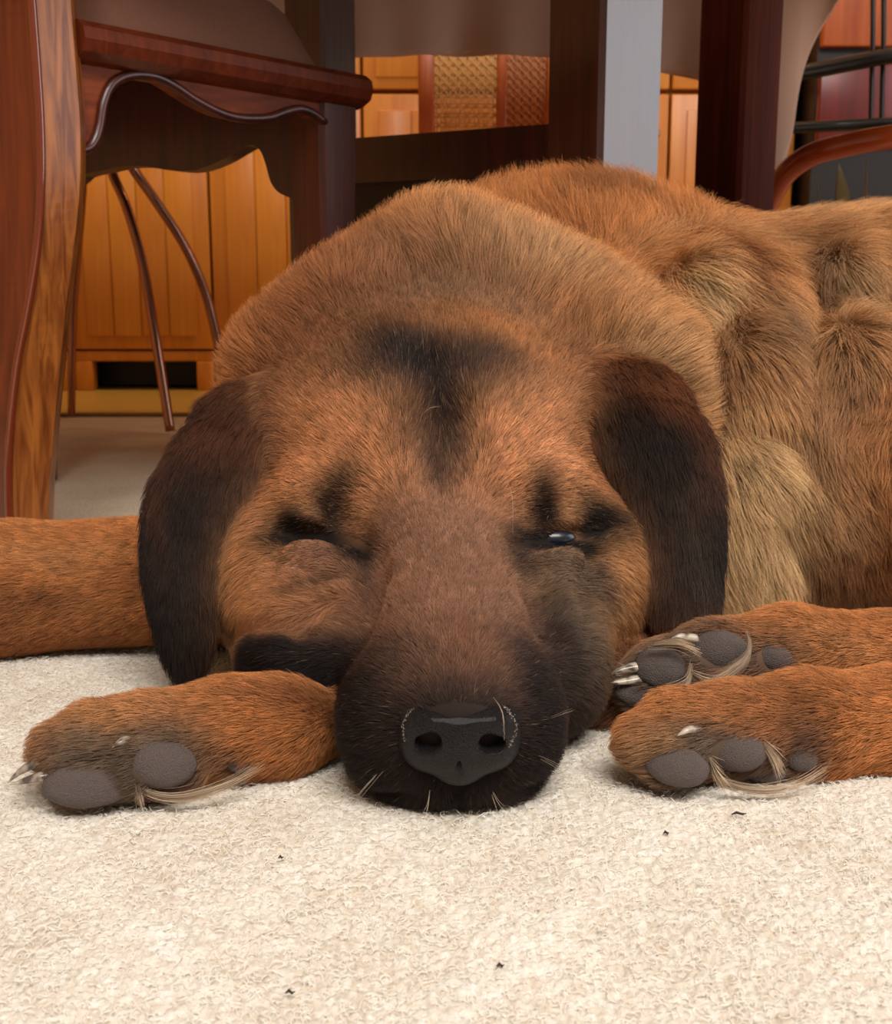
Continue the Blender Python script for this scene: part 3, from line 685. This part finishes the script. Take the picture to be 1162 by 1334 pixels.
for bx, by, r, a3 in ((910, 395, .026, .3), (965, 590, .024, 0), (985, 690, .034, 0), (1095, 400, .034, .2), (1110, 500, .035, 0), (1010, 500, .028, 0), (1030, 640, .028, -.3), (960, 480, .020, 0)):
    c = np.array(hit(bx, by, T1)) + np.array(ray(bx, by).normalized()) * r * .80
    E(c, (r * .8, r * .8, r * 1.25), .018, rot=(0, a3, 0), reg='body', col=TAN, comb=(.45, -.1, -.7), L=.028, lift=.5)
def tcrease(l, r, k): crease([np.array(hit(x, y, T1)) for x, y in l], r, k)
tcrease([(935, 410), (928, 480), (940, 560)], .005, .022); tcrease([(1045, 290), (1062, 380), (1050, 460), (1060, 540)], .005, .03)
tcrease([(1050, 610), (1036, 690), (1044, 790)], .007, .03); tcrease([(990, 560), (1030, 580), (1070, 640)], .005, .022); tcrease([(1150, 300), (1150, 420)], .004, .03)
F = eval_field(GX, GY, GZ, PR, SUB)
F = np.maximum(F, (-.0015 - GZ)[None, None, :].astype(np.float32))    # lies flat on the pile
V, Q = surface_nets(F, GX, GY, GZ); del F
print('dog verts', len(V), 'faces', len(Q))
TD = bvh_of(V, Q)
def onface(px, py): return np.array(hit(px, py, TD))

# --- markings of the coat, and shade painted in some creases: soft anisotropic spots anchored on the surface (rx across, rs along the slope)
SPOT = []
S_UP = np.array((0, .72, .69))
def spot(px, py, rx, rs, col, a=1.0, dep=.05, tilt=0.0, reg=None, anchor=None, p=2.0):
    c = np.array(hit(px, py, SPOT_T))
    sc_px = np.linalg.norm(c[1]) / FPX
    if reg is None and SPOT_T is T0: reg = 'face'
    if reg is None:
        reg = PR[int(np.argmin([sdf1(q, c[None])[0] for q in PR]))]['reg']
        reg = {'head': 'face', 'muzzle': 'face', 'body': 'trunk', 'chest': 'trunk', 'thigh': 'trunk', 'neck': 'trunk'}.get(reg, reg)
    SPOT.append((c, rx * sc_px, rs * sc_px * 1.25, dep, col, a, tilt, reg, p))
SPOT_T = T0
# muzzle and mask
spot(598, 985, 120, 66, BLK, 1, .10, p=6); spot(598, 900, 80, 34, CHAR * .8, .85, .04)
spot(480, 945, 62, 80, BLK, 1, .06, p=4); spot(705, 935, 50, 95, BLK, 1, .06, p=4)
spot(372, 880, 80, 40, BLK, 1, .07, p=6); spot(432, 905, 56, 48, BLK, 1, .06, p=4); spot(480, 1000, 80, 60, BLK, 1, .06, p=4); spot(345, 868, 56, 30, BLK, 1, .05, p=4); spot(400, 880, 60, 40, BLK, 1, .05, p=4)
spot(520, 860, 60, 32, CHAR, .5, .04); spot(680, 850, 50, 40, CHAR, .55, .04)
spot(730, 880, 45, 70, CHAR * .8, .8, .05); spot(765, 800, 42, 90, GREY * .75, .7, .04)
spot(570, 770, 80, 95, MUZ * 1.08, .7, .04); spot(462, 800, 34, 45, MUZ * .8, .6, .03); spot(600, 830, 50, 40, REDB * .8, .5, .03)
# forehead blaze
spot(430, 440, 130, 75, REDB * .72, .6, .07); spot(720, 460, 110, 70, REDB * .72, .55, .07); spot(600, 360, 200, 40, REDB * .8, .5, .09)
spot(310, 760, 60, 75, TAN * .95, .5, .04); spot(810, 760, 45, 110, TAN, .8, .04); spot(400, 620, 70, 35, FACE * 1.25, .6, .03); spot(740, 600, 60, 35, FACE * 1.25, .6, .03)
spot(345, 610, 30, 60, REDB * .8, .4, .03); spot(800, 600, 30, 50, REDB * .8, .4, .03); spot(640, 590, 40, 50, FACE * 1.2, .5, .03)
spot(555, 462, 110, 55, lin(42, 38, 41), 1, .09, p=3); spot(560, 425, 125, 58, CHAR * .9, .75, .09, p=3); spot(572, 525, 58, 62, BLK, 1, .06, p=3); spot(578, 585, 28, 44, BLK, .95, .05, p=3)
spot(640, 450, 50, 60, CHAR * .8, .6, .05); spot(560, 385, 120, 40, GREY * .55, .6, .08)

# ears: reddish edge on top, brown root
spot(285, 560, 90, 40, REDB * .55, .75, .08, reg='ear', p=2); spot(888, 510, 72, 42, REDB * .85, .95, .06, reg='ear', p=3); spot(915, 570, 28, 70, REDB * .5, .7, .05, reg='ear'); spot(330, 530, 60, 40, REDB * .8, .6, .04); spot(215, 640, 20, 50, REDB * .4, .6, .05, reg='ear')
spot(900, 700, 24, 60, GREY * .3, .5, .04, reg='ear')
# eyes: dark lid marks, with shade painted into the creases below
spot(418, 757, 50, 12, CHAR * .8, .6, .02); spot(440, 735, 60, 30, MUZ * .8, .5, .03); spot(480, 745, 18, 42, CHAR, .6, .03); spot(405, 662, 36, 12, TAN, .6, .02, -.2); spot(416, 732, 32, 12, lin(150, 108, 92), .7, .02)
spot(420, 698, 72, 19, BLK * .7, 1, .035, -.08, p=6); spot(466, 704, 38, 40, BLK * .7, 1, .035, p=4); spot(378, 692, 36, 27, BLK * .8, 1, .035, p=3)
spot(447, 655, 34, 38, BLK, 1, .035, p=3)
spot(735, 748, 64, 32, GREY * .7, .8, .03); spot(686, 722, 25, 20, CHAR * .6, .8, .03); spot(745, 660, 34, 12, TAN, .6, .02, .2); spot(765, 745, 24, 50, CHAR, .5, .03)
spot(722, 704, 68, 21, BLK * .7, 1, .035, .15, p=6); spot(782, 682, 42, 30, BLK * .8, 1, .035, .3, p=3); spot(702, 658, 32, 44, BLK, 1, .035, -.3, p=3)
spot(475, 645, 20, 40, FACE * 1.2, .5, .02); spot(590, 640, 60, 60, MUZ * 1.15, .5, .03)
spot(420, 815, 70, 26, MUZ * .85, .6, .04); spot(318, 878, 34, 34, BLK, 1, .05, p=4); spot(360, 858, 60, 16, BLK, .9, .04, p=3); spot(435, 855, 46, 26, CHAR, .8, .04); spot(436, 880, 60, 34, BLK, 1, .05, p=4); spot(478, 716, 26, 24, BLK, .9, .03, p=3); spot(365, 690, 26, 20, BLK, .9, .03, p=3); spot(455, 900, 40, 50, BLK, .9, .04, p=3); spot(490, 880, 40, 40, CHAR, .6, .04)
# neck and trunk patches; some dark ones paint shade into grooves and hollows
SPOT_T = TD
def bspot(px, py, r1, r2, col, a, reg=None): spot(px, py, r1, r2, col, a, .15, reg=reg)
bspot(560, 330, 150, 40, GREY * .8 + RUST * .3, .5); bspot(430, 350, 110, 40, REDB, .5); bspot(700, 350, 80, 50, PALE * .9, .35)
bspot(400, 420, 110, 50, REDB * 1.1, .55); bspot(860, 470, 60, 40, PALE * .9, .45)
bspot(650, 250, 120, 40, RUST * 1.2, .7); bspot(800, 270, 60, 22, REDB * .7, .8); bspot(900, 285, 60, 22, RUST * 1.2, .7); bspot(975, 295, 60, 28, REDB * .6, .8)
bspot(1060, 350, 46, 80, REDB * .6, .9); bspot(960, 345, 30, 60, REDB, .6); bspot(912, 390, 28, 42, PALE * 1.15, 1); bspot(932, 490, 34, 60, REDB * .8, .85); bspot(1000, 420, 40, 60, GREY * .8, .6)
bspot(1110, 400, 36, 60, PALE, .7); bspot(985, 540, 40, 40, TAN * 1.05, .7); bspot(965, 590, 50, 36, PALE * 1.05, .8); bspot(1110, 500, 70, 60, GREY * 1.2, .4)
bspot(1060, 560, 50, 40, REDB, .5); bspot(985, 700, 60, 100, PALE * 1.05, .95); bspot(1095, 730, 56, 80, REDB * .85, 1); bspot(1030, 640, 50, 45, PALE, .6); bspot(1130, 290, 60, 30, TAN * 1.1, .7); bspot(1135, 600, 50, 50, TAN, .5)
# legs, and dark skin and grey fur around the pads
PADS = [(116, 1022, .466, 124, 64, .05), (212, 995, .472, 92, 66, .15), (312, 996, .482, 34, 22),
        (861, 870, .548, 70, 58, .15), (936, 847, .550, 76, 54, -.1), (1006, 856, .556, 54, 36, .1), (830, 902, .548, 66, 34, .1),
        (882, 998, .480, 88, 56, .12), (957, 977, .482, 84, 58, .1), (1044, 985, .490, 46, 42, .1), (995, 1008, .482, 60, 30)]
for q in PADS: spot(q[0], q[1], q[3] * .85, q[4] * .72, lin(112, 96, 86), .85, .02, p=3)
spot(60, 780, 120, 14, REDB * .8, .5, .05, .2); spot(100, 835, 160, 18, REDB, .5, .05); spot(60, 725, 100, 15, TAN, .6, .05)
spot(380, 910, 50, 25, REDB * 1.15, .8, .04); spot(130, 925, 70, 25, TAN * 1.05, .7, .03); spot(200, 960, 70, 18, GREY, .6, .02); spot(170, 1005, 150, 32, GREY * .55, .85, .03); spot(120, 960, 40, 20, GREY * .9, .7, .02); spot(330, 985, 60, 14, REDB * .8, .5, .02)
spot(880, 835, 70, 22, GREY * .9, .8, .03); spot(960, 825, 70, 12, REDB * .7, .6, .03); spot(1100, 840, 90, 26, TAN * 1.05, .7, .04)
spot(930, 925, 90, 20, RUST * 1.15, .5, .03); spot(1050, 920, 55, 30, REDB * .8, .55, .03); spot(850, 970, 50, 25, TAN * 1.1, .6, .03); spot(1060, 985, 50, 25, REDB * .7, .5, .02); spot(920, 985, 110, 28, GREY * .7, .75, .02)
BODYISH = {'body', 'chest', 'thigh', 'neck'}
def coat(X):
    """colour, comb direction, length, lift and region of the coat at points X"""
    D = np.full((len(X), len(PR)), 1.0, np.float32)
    for j, p in enumerate(PR):
        lo, hi = bbox(p, .05); m = ((X > lo) & (X < hi)).all(1)
        if m.any(): D[m, j] = sdf1(p, X[m])
    best = D.min(1, keepdims=True)
    Wt = np.exp(-(D - best) / .007); Wt[D > .5] = 0; Wt /= Wt.sum(1, keepdims=True)
    col = Wt @ np.array([p['col'] for p in PR]); L = Wt @ np.array([p['L'] for p in PR]); lift = Wt @ np.array([p['lift'] for p in PR])
    nose = np.array((xc(.45), .40, .045)); rad = X - nose; rad /= np.linalg.norm(rad, axis=1, keepdims=True); rad[:, 0] *= 1.5
    comb = np.zeros_like(X)
    for j, p in enumerate(PR):
        v = rad if isinstance(p['comb'], str) else np.array(p['comb']) / np.linalg.norm(p['comb'])
        comb += Wt[:, j:j + 1] * v
    reg = np.array([p['reg'] for p in PR])[D.argmin(1)]
    # wobble of the pattern
    wob = np.stack([np.sin(X @ np.array(a) + f) for a, f in (((91, 53, 67), 0), ((47, 83, 101), 2), ((110, 37, 59), 4))], -1) * .0035
    Xw = X + wob
    for c, rx, rs, dep, cc_, a, tilt, rg, pw in SPOT:
        d = Xw - c; x_, s_ = d[:, 0], d @ S_UP; o_ = d @ np.array((0, .69, -.72))
        xr = x_ * math.cos(tilt) + s_ * math.sin(tilt); sr = -x_ * math.sin(tilt) + s_ * math.cos(tilt)
        q = (xr / rx) ** 2 + (sr / rs) ** 2 + (o_ / dep) ** 2
        w = a * np.exp(-q ** (pw / 2) * .9)
        w = w * np.isin(reg, {'face': ['head', 'muzzle', 'neck'], 'trunk': ['body', 'chest', 'thigh', 'neck', 'head']}.get(rg, [rg]))
        col = col * (1 - w[:, None]) + cc_ * w[:, None]
    return col, comb, L, lift, reg
# coarse value noise for lumpy trunk fur and mottled colour
def fnoise(X, s):
    return (np.sin(X[:, 0] * s + 1.7 * np.sin(X[:, 2] * s * .8)) * np.sin(X[:, 1] * s * .9 + 1.3 * np.sin(X[:, 0] * s * .7)) + np.sin(X[:, 2] * s * 1.1 + 2 * np.sin(X[:, 0] * s * .5 + 1))) * .5

M_skin, t, b = mat_new('dog_skin')
at = t.nodes.new('ShaderNodeAttribute'); at.attribute_name = 'coat'; t.links.new(at.outputs['Color'], b.inputs['Base Color'])
b.inputs['Roughness'].default_value = .8; b.inputs['Specular IOR Level'].default_value = .2
M_fur, t, b = mat_new('dog_fur')
at = t.nodes.new('ShaderNodeAttribute'); at.attribute_name = 'coat'
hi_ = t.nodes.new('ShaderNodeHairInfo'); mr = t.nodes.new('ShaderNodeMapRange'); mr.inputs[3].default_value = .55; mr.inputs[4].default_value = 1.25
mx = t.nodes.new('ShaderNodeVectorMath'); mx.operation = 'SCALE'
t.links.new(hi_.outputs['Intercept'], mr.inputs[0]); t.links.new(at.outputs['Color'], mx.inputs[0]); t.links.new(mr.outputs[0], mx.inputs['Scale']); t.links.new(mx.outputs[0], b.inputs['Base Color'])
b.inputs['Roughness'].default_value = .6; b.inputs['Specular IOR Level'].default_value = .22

EYES = {q: np.array(hit(*q, T0)) for q in ((418, 700), (725, 700))}
dog = thing('dog', 'large rust brown dog with black muzzle asleep with its chin on the carpet', 'dog', (0, .8, 0))
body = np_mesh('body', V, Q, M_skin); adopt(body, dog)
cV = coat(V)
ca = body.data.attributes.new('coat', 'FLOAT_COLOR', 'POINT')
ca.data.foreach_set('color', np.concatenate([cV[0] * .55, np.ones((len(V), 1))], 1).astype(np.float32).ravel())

# --- fur strands
TRI = np.concatenate([Q[:, [0, 1, 2]], Q[:, [0, 2, 3]]])
A_, B_, C_ = V[TRI[:, 0]], V[TRI[:, 1]], V[TRI[:, 2]]
CR = np.cross(B_ - A_, C_ - A_); AR = np.linalg.norm(CR, axis=1) * .5
NV = np.zeros_like(V)
for k in range(3): np.add.at(NV, TRI[:, k], CR)
NV /= np.linalg.norm(NV, axis=1, keepdims=True) + 1e-12
ctr = (A_ + B_ + C_) / 3; regT = cV[4][TRI[:, 0]]
view = np.array((0, 0, CAMH)) - ctr; vd = np.linalg.norm(view, axis=1); facing = (CR * view).sum(1) / (vd * AR * 2 + 1e-12)
face_w = np.clip(facing + .45, .06, 1) * (ctr[:, 2] > .0005)
face_w *= np.where(ctr[:, 0] > .62, .15, 1) * np.where(ctr[:, 0] < -.36, .3, 1)
BARE = []    # bare skin: nose, pads, eye slit
def bare(c, r): BARE.append((np.array(c), r))
def grow(name, regs, density, radius, npts=6, clump=.004, clump_amt=.5, kink=.12, label=None):
    w = AR * face_w * np.isin(regT, list(regs)); n = int(w.sum() * density)
    ti = rng.choice(len(AR), n, p=w / w.sum()); r1, r2 = rng.random(n), rng.random(n); f = r1 + r2 > 1; r1[f], r2[f] = 1 - r1[f], 1 - r2[f]
    w0 = 1 - r1 - r2
    X = A_[ti] * w0[:, None] + B_[ti] * r1[:, None] + C_[ti] * r2[:, None]
    N = NV[TRI[ti, 0]] * w0[:, None] + NV[TRI[ti, 1]] * r1[:, None] + NV[TRI[ti, 2]] * r2[:, None]
    N /= np.linalg.norm(N, axis=1, keepdims=True)
    keep = np.ones(n, bool)
    for c, r in BARE: keep &= (((X - c) / r) ** 2).sum(1) > 1
    X, N = X[keep], N[keep]; n = len(X)
    col, comb, L, lift, reg = coat(X)
    for (ex_, ey_) in ((418, 700), (725, 700)):
        c_ = EYES[(ex_, ey_)]; L = L * (1 - .68 * np.exp(-((X - c_) ** 2).sum(1) / .030 ** 2))
    comb = comb + .22 * np.stack([fnoise(X + o, 60) for o in (0, .3, .7)], -1) * (np.isin(reg, list(BODYISH)))[:, None] * 2.0
    T = comb - N * (comb * N).sum(1, keepdims=True); T /= np.linalg.norm(T, axis=1, keepdims=True) + 1e-9
    T = T + kink * rng.normal(size=(n, 3)); T -= N * (T * N).sum(1, keepdims=True) * .8; T /= np.linalg.norm(T, axis=1, keepdims=True) + 1e-9
    L = L * (.55 + .7 * rng.random(n)); lift = lift * (.6 + .8 * rng.random(n))
    t = np.linspace(0, 1, npts)[None, :, None]
    D0 = T * (1 - lift[:, None]) + N * (lift[:, None] + .25); D0 /= np.linalg.norm(D0, axis=1, keepdims=True)
    D1 = T * 1.0 + N * (lift[:, None] * .35) + np.array((0, 0, -.15)); D1 /= np.linalg.norm(D1, axis=1, keepdims=True)
    pts = X[:, None, :] + L[:, None, None] * (D0[:, None, :] * (t - .5 * t * t) + D1[:, None, :] * (.5 * t * t))
    # clumping
    nc = max(int(n * .04), 10); ci = rng.choice(n, nc, replace=False); kd = kdtree.KDTree(nc)
    for i, p in enumerate(X[ci]): kd.insert(p, i)
    kd.balance(); near = np.array([kd.find(p)[1] for p in X]); cc2 = ci[near]
    am = clump_amt * (.5 + .5 * rng.random(n))[:, None, None] * t ** 1.3
    dv = (pts[cc2] - pts); am = am * (np.linalg.norm(X[cc2] - X, axis=1) < clump * 3)[:, None, None]
    pts = pts + dv * am
    pts[..., 2] = np.maximum(pts[..., 2], .0004)
    sel = rng.random(n)
    tone = (1 + .30 * rng.normal(size=n) * .5 + .10 * fnoise(X, 90))[:, None]
    ctone = (1 + .14 * rng.normal(size=n)[cc2])[:, None]
    col = np.clip(col * tone * ctone, .004, .95)
    dk = (sel < .10) & np.isin(reg, ['head', 'neck', 'body', 'thigh']); col[dk] *= .45
    pale = ((sel > .965) & (reg == 'head')) | ((sel > .993) & (reg == 'muzzle')); col[pale] = col[pale] * .5 + PALE * .35
    cu = bpy.data.hair_curves.new(name); cu.add_curves([npts] * n)
    cu.attributes['position'].data.foreach_set('vector', pts.astype(np.float32).ravel())
    rr = cu.attributes.get('radius') or cu.attributes.new('radius', 'FLOAT', 'POINT')
    R = radius * (.7 + .6 * rng.random(n))[:, None] * (1 - .82 * np.linspace(0, 1, npts)[None, :] ** 1.4)
    rr.data.foreach_set('value', R.astype(np.float32).ravel())
    a = cu.attributes.new('coat', 'FLOAT_COLOR', 'CURVE'); a.data.foreach_set('color', np.concatenate([col, np.ones((n, 1))], 1).astype(np.float32).ravel())
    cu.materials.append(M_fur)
    o = bpy.data.objects.new(name, cu); COL.objects.link(o); adopt(o, dog)
    if label: o['label'] = label
    print(name, n); return o

# --- nose leather
nc0 = np.array(P(598, 962, .452)); nz = []
M_nose = plain('nose_leather', srgb(20, 18, 20), .5, 0, .08, bump=1.0, bscale=1400, var=.5)
keepPR = PR; PR = []
def S(px, py, Y): return np.array(P(px, py, Y))
E(S(598, 955, .4565), (.0200, .0150, .0135), .006)
for s in (-1, 1):
    E(S(598 + s * 46, 953, .458), (.0105, .0130, .0125), .006)
    E(S(598 + s * 32, 930, .459), (.014, .013, .0062), .006)
E(S(598, 980, .4565), (.0160, .0120, .0100), .008)
E(S(598, 1002, .4560), (.0085, .0080, .0060), .006)
for s in (-1, 1): E(S(598 + s * 44, 968, .459), (.0100, .0120, .0095), .006)
gn = (np.arange(-.022, .034, .0007), np.arange(.438, .474, .0007), np.arange(.010, .070, .0007))
ns = []
for s, (q) in ((-1, [(562, 970, .4415), (550, 972, .4425), (533, 984, .4455)]), (1, [(637, 972, .4415), (649, 973, .4425), (665, 984, .4455)])):
    w = [S(*z) for z in q]; d = np.array((0, .008, .0))
    ns += [(w[0], w[0] + d, .0040, .0015), (w[0], w[1], .0037, .0015), (w[1], w[2], .0012, .0015), (w[1], w[1] + d * .7, .0030, .0015)]
ns += [(S(598, 985, .4435), S(598, 1025, .4445), .0006, .0022)]
Fn = eval_field(*gn, PR, ns); Vn, Qn = surface_nets(Fn, *gn); PR = keepPR
nose = np_mesh('nose', Vn, Qn, M_nose); adopt(nose, dog); nose['label'] = 'dark leathery nose with two nostrils and a pale dry rim'
bare(S(598, 962, .452), np.array((.0235, .02, .0165)))
# pale dry flakes along the top rim of the nose
M_flake = plain('dry_flakes', srgb(176, 164, 150), .9)
TN = bvh_of(Vn, Qn); M_nose.node_tree.nodes['Principled BSDF'].inputs['Specular IOR Level'].default_value = .32
bm = bmesh.new()
rim = catmull([(527, 965, 0), (526, 940, 0), (540, 922, 0), (566, 915, 0), (590, 919, 0), (600, 924, 0), (620, 918, 0), (650, 916, 0), (664, 928, 0), (673, 948, 0), (664, 972, 0)], 20)
for q in rim:
    for k in range(2):
        h_ = hit(q.x + random.gauss(0, 1.0), q.y + random.gauss(0, 1.2), TN)
        if h_ is None or h_.y > .47: continue
        r = random.uniform(.00008, .00024)
        bmesh.ops.create_icosphere(bm, subdivisions=1, radius=r, matrix=Matrix.Translation(h_) @ Matrix.Diagonal((1.5, 1, .6, 1)))
fl = from_bm('dry_rim', bm, M_flake); fl.parent = nose; fl['kind'] = 'stuff'

# --- eyes
M_eye = plain('dark_eye', srgb(26, 30, 42), .3, 0, .25)
e1 = onface(718, 703) + np.array((0, .0085, -.0005))
bm = bmesh.new(); bmesh.ops.create_uvsphere(bm, u_segments=32, v_segments=20, radius=.0098, matrix=Matrix.Translation(e1) @ Matrix.Diagonal((1.5, 1, .7, 1))); o = from_bm('eye', bm, M_eye, None, True); adopt(o, dog); o['label'] = 'barely open eye glinting through the lids'
bare(onface(718, 704), np.array((.0115, .012, .0019)))

for q in ((372, 693), (384, 696), (397, 698), (410, 699), (422, 699), (434, 700), (446, 701), (458, 704), (470, 709), (480, 716)): bare(onface(*q), np.array((.0035, .010, .0026)))
for q in ((672, 712), (684, 709), (755, 698), (768, 694), (780, 690)): bare(onface(*q), np.array((.0035, .010, .0024)))
# --- paw pads and claws
M_pad = plain('paw_pad_skin', srgb(104, 92, 88), .75, 0, 0, bump=.7, bscale=1500, var=.4)
M_claw, t, b = mat_new('claw_horn'); b.inputs['Roughness'].default_value = .25; b.inputs['Coat Weight'].default_value = .5
tc = t.nodes.new('ShaderNodeTexCoord'); n1 = t.nodes.new('ShaderNodeTexNoise'); n1.inputs['Scale'].default_value = 160; t.links.new(tc.outputs['Object'], n1.inputs['Vector'])
cr = t.nodes.new('ShaderNodeValToRGB'); cr.color_ramp.elements[0].position = .4; cr.color_ramp.elements[1].position = .6; cr.color_ramp.elements[0].color = srgb(90, 78, 72); cr.color_ramp.elements[1].color = srgb(196, 182, 166)
t.links.new(n1.outputs['Fac'], cr.inputs[0]); t.links.new(cr.outputs[0], b.inputs['Base Color'])
def pad(px, py, Y, wpx, hpx, rot=0.0, mat=None, th=.62):
    c = P(px, py, Y); h_ = TD.ray_cast(Vector((0, 0, CAMH)), (c - Vector((0, 0, CAMH))).normalized())[0]
    if h_ is not None and abs(h_.y - Y) < .05: c = h_
    s = c.y / FPX; rx, rz = wpx * s / 2, hpx * s / 2; ry = min(rx, rz) * th
    d = ray(px, py).normalized()
    bm = bmesh.new(); bmesh.ops.create_icosphere(bm, subdivisions=4, radius=1)
    for v in bm.verts:
        q = v.co; e = 2.05; n_ = (abs(q.x) ** e + abs(q.y) ** e + abs(q.z) ** e) ** (1 / e); q = q / n_
        q = q * (1 + .05 * mnoise.noise(q * 2.1 + Vector((px, py, 0))) )
        v.co = Vector((q.x * rx, q.y * ry, q.z * rz))
    R = d.to_track_quat('Y', 'Z').to_matrix().to_4x4() @ Matrix.Rotation(rot, 4, 'Y')
    cc3 = c + d * ry * .45; cc3.z = max(cc3.z, .002 + rz * .75)
    bmesh.ops.transform(bm, matrix=Matrix.Translation(cc3) @ R, verts=bm.verts)
    o = from_bm('paw_pad', bm, M_pad, None, True); adopt(o, dog); bare(cc3, np.array((rx * .84, ry * 2.2, rz * .82)))
    return o
def claw(pts, r):
    w = catmull([P(*q) for q in pts], 5); n = len(w)
    return tube('claw', w, [max(r * (1 - (i / (n - 1)) ** 1.6), .0002) for i in range(n)], M_claw, dog, 10, .8)
for q in PADS[:3]: pad(*q)
claw([(75, 985, .473), (48, 993, .470), (25, 1006, .467), (10, 1020, .465)], .0034); claw([(80, 1008, .466), (52, 1012, .463), (30, 1018, .461), (14, 1022, .460)], .0032)
claw([(172, 962, .472), (158, 966, .466), (146, 974, .463)], .0030)
for q in PADS[3:]: pad(*q)
claw([(905, 832, .545), (888, 829, .541), (872, 832, .539)], .0030)
claw([(836, 868, .548), (812, 872, .545), (792, 880, .543)], .0034); claw([(835, 884, .546), (812, 888, .543), (790, 890, .541)], .003)
claw([(912, 950, .486), (896, 951, .480), (882, 959, .478)], .0030)

grow('head_fur', {'head'}, 2.9e6, .00011, 5, .003, .35, .16)
grow('muzzle_fur', {'muzzle'}, 3.6e6, .00009, 4, .002, .2, .2, label='short black and brown fur of the muzzle')
grow('ear_fur', {'ear'}, 2.2e6, .00012, 6, .004, .4, .14, label='black silky fur of the ears')
grow('neck_fur', {'neck'}, 1.4e6, .00014, 6, .005, .35, .18)
grow('body_fur', {'body', 'chest', 'thigh'}, .95e6, .00016, 7, .008, .45, .24, label='long tan and rust fur of the trunk')
grow('leg_fur', {'foreleg', 'hindleg'}, 2.4e6, .00010, 5, .002, .2, .18)

# long pale hair between the pads
def locks(name, pts_list, n, r, spread, col):
    P_, S_, C2 = [], [], []
    for path, width in pts_list:
        w = catmull([P(*q) for q in path], 4); m = len(w)
        for k in range(n):
            o = Vector([random.gauss(0, 1) for _ in range(3)]); a0 = random.uniform(0, .25); e0 = random.uniform(.6, 1.0); lw = random.gauss(0, 1) * width
            for i in range(10):
                f = (a0 + (e0 - a0) * i / 9) * (m - 1); i0 = min(int(f), m - 2); q = w[i0].lerp(w[i0 + 1], f - i0)
                q = q + Vector((0, -.3, 1)) * lw * (.4 + .8 * i / 9) + o * spread * (.3 + i / 9)
                q.z = max(q.z, .0008); P_.append(tuple(q))
            S_.append(10); g = random.uniform(.55, 1.1); C2.append((col[0] * g, col[1] * g, col[2] * g, 1))
    cu = bpy.data.hair_curves.new(name); cu.add_curves(S_); cu.attributes['position'].data.foreach_set('vector', np.array(P_, np.float32).ravel())
    rr = cu.attributes.get('radius') or cu.attributes.new('radius', 'FLOAT', 'POINT')
    rr.data.foreach_set('value', np.tile(r * (1 - .8 * np.linspace(0, 1, 10) ** 1.5), len(S_)).astype(np.float32))
    a = cu.attributes.new('coat', 'FLOAT_COLOR', 'CURVE'); a.data.foreach_set('color', np.array(C2, np.float32).ravel()); cu.materials.append(M_fur)
    o = bpy.data.objects.new(name, cu); COL.objects.link(o); adopt(o, dog); return o
WH = lin(226, 200, 172)
o = locks('paw_hair', [
    ([(168, 985, .470), (180, 1025, .462), (230, 1040, .462), (300, 1022, .468), (345, 995, .478)], .0014),
    ([(172, 985, .468), (178, 1020, .462), (186, 1052, .460)], .0014),
    ([(90, 1030, .462), (100, 1042, .460), (112, 1052, .459)], .0030),
    ([(165, 962, .476), (200, 962, .474), (240, 972, .474)], .0020),
    ([(925, 985, .478), (938, 1015, .474), (985, 1030, .474), (1040, 1022, .476), (1080, 998, .484)], .0016),
    ([(990, 965, .484), (1010, 990, .480), (1020, 1012, .478)], .0026),
    ([(925, 990, .478), (935, 1010, .474), (950, 1030, .472)], .0020),
    ([(895, 875, .535), (925, 893, .530), (960, 895, .530)], .0030),
    ([(972, 822, .538), (975, 855, .534), (945, 882, .531), (915, 897, .530)], .0020),
    ([(845, 842, .540), (885, 838, .536), (915, 850, .534)], .0014),
    ([(830, 880, .548), (812, 884, .546), (795, 888, .544)], .0040),
    ([(900, 865, .535), (893, 893, .532), (860, 912, .531)], .0026)], 70, .00010, .0008, WH)
o['label'] = 'long pale hair between the paw pads'
whk = [([(640, 905, .452), (655, 930, .440), (656, 975, .436)], .0001), ([(668, 700, .57), (668, 650, .565), (660, 620, .56)], .001),
       ([(545, 545, .62), (560, 532, .615), (580, 530, .61)], .0002), ([(500, 1000, .455), (470, 1030, .44), (455, 1050, .43)], .002), ([(700, 985, .46), (730, 1000, .445), (748, 1020, .44)], .002),
       ([(560, 1030, .446), (556, 1050, .44), (548, 1066, .438)], .002), ([(640, 1030, .446), (650, 1050, .44), (660, 1064, .438)], .002), ([(708, 940, .47), (740, 930, .46), (765, 925, .455)], .002)]
o = locks('whisker', whk, 3, .00009, .0004, lin(200, 180, 160)); o['kind'] = 'stuff'
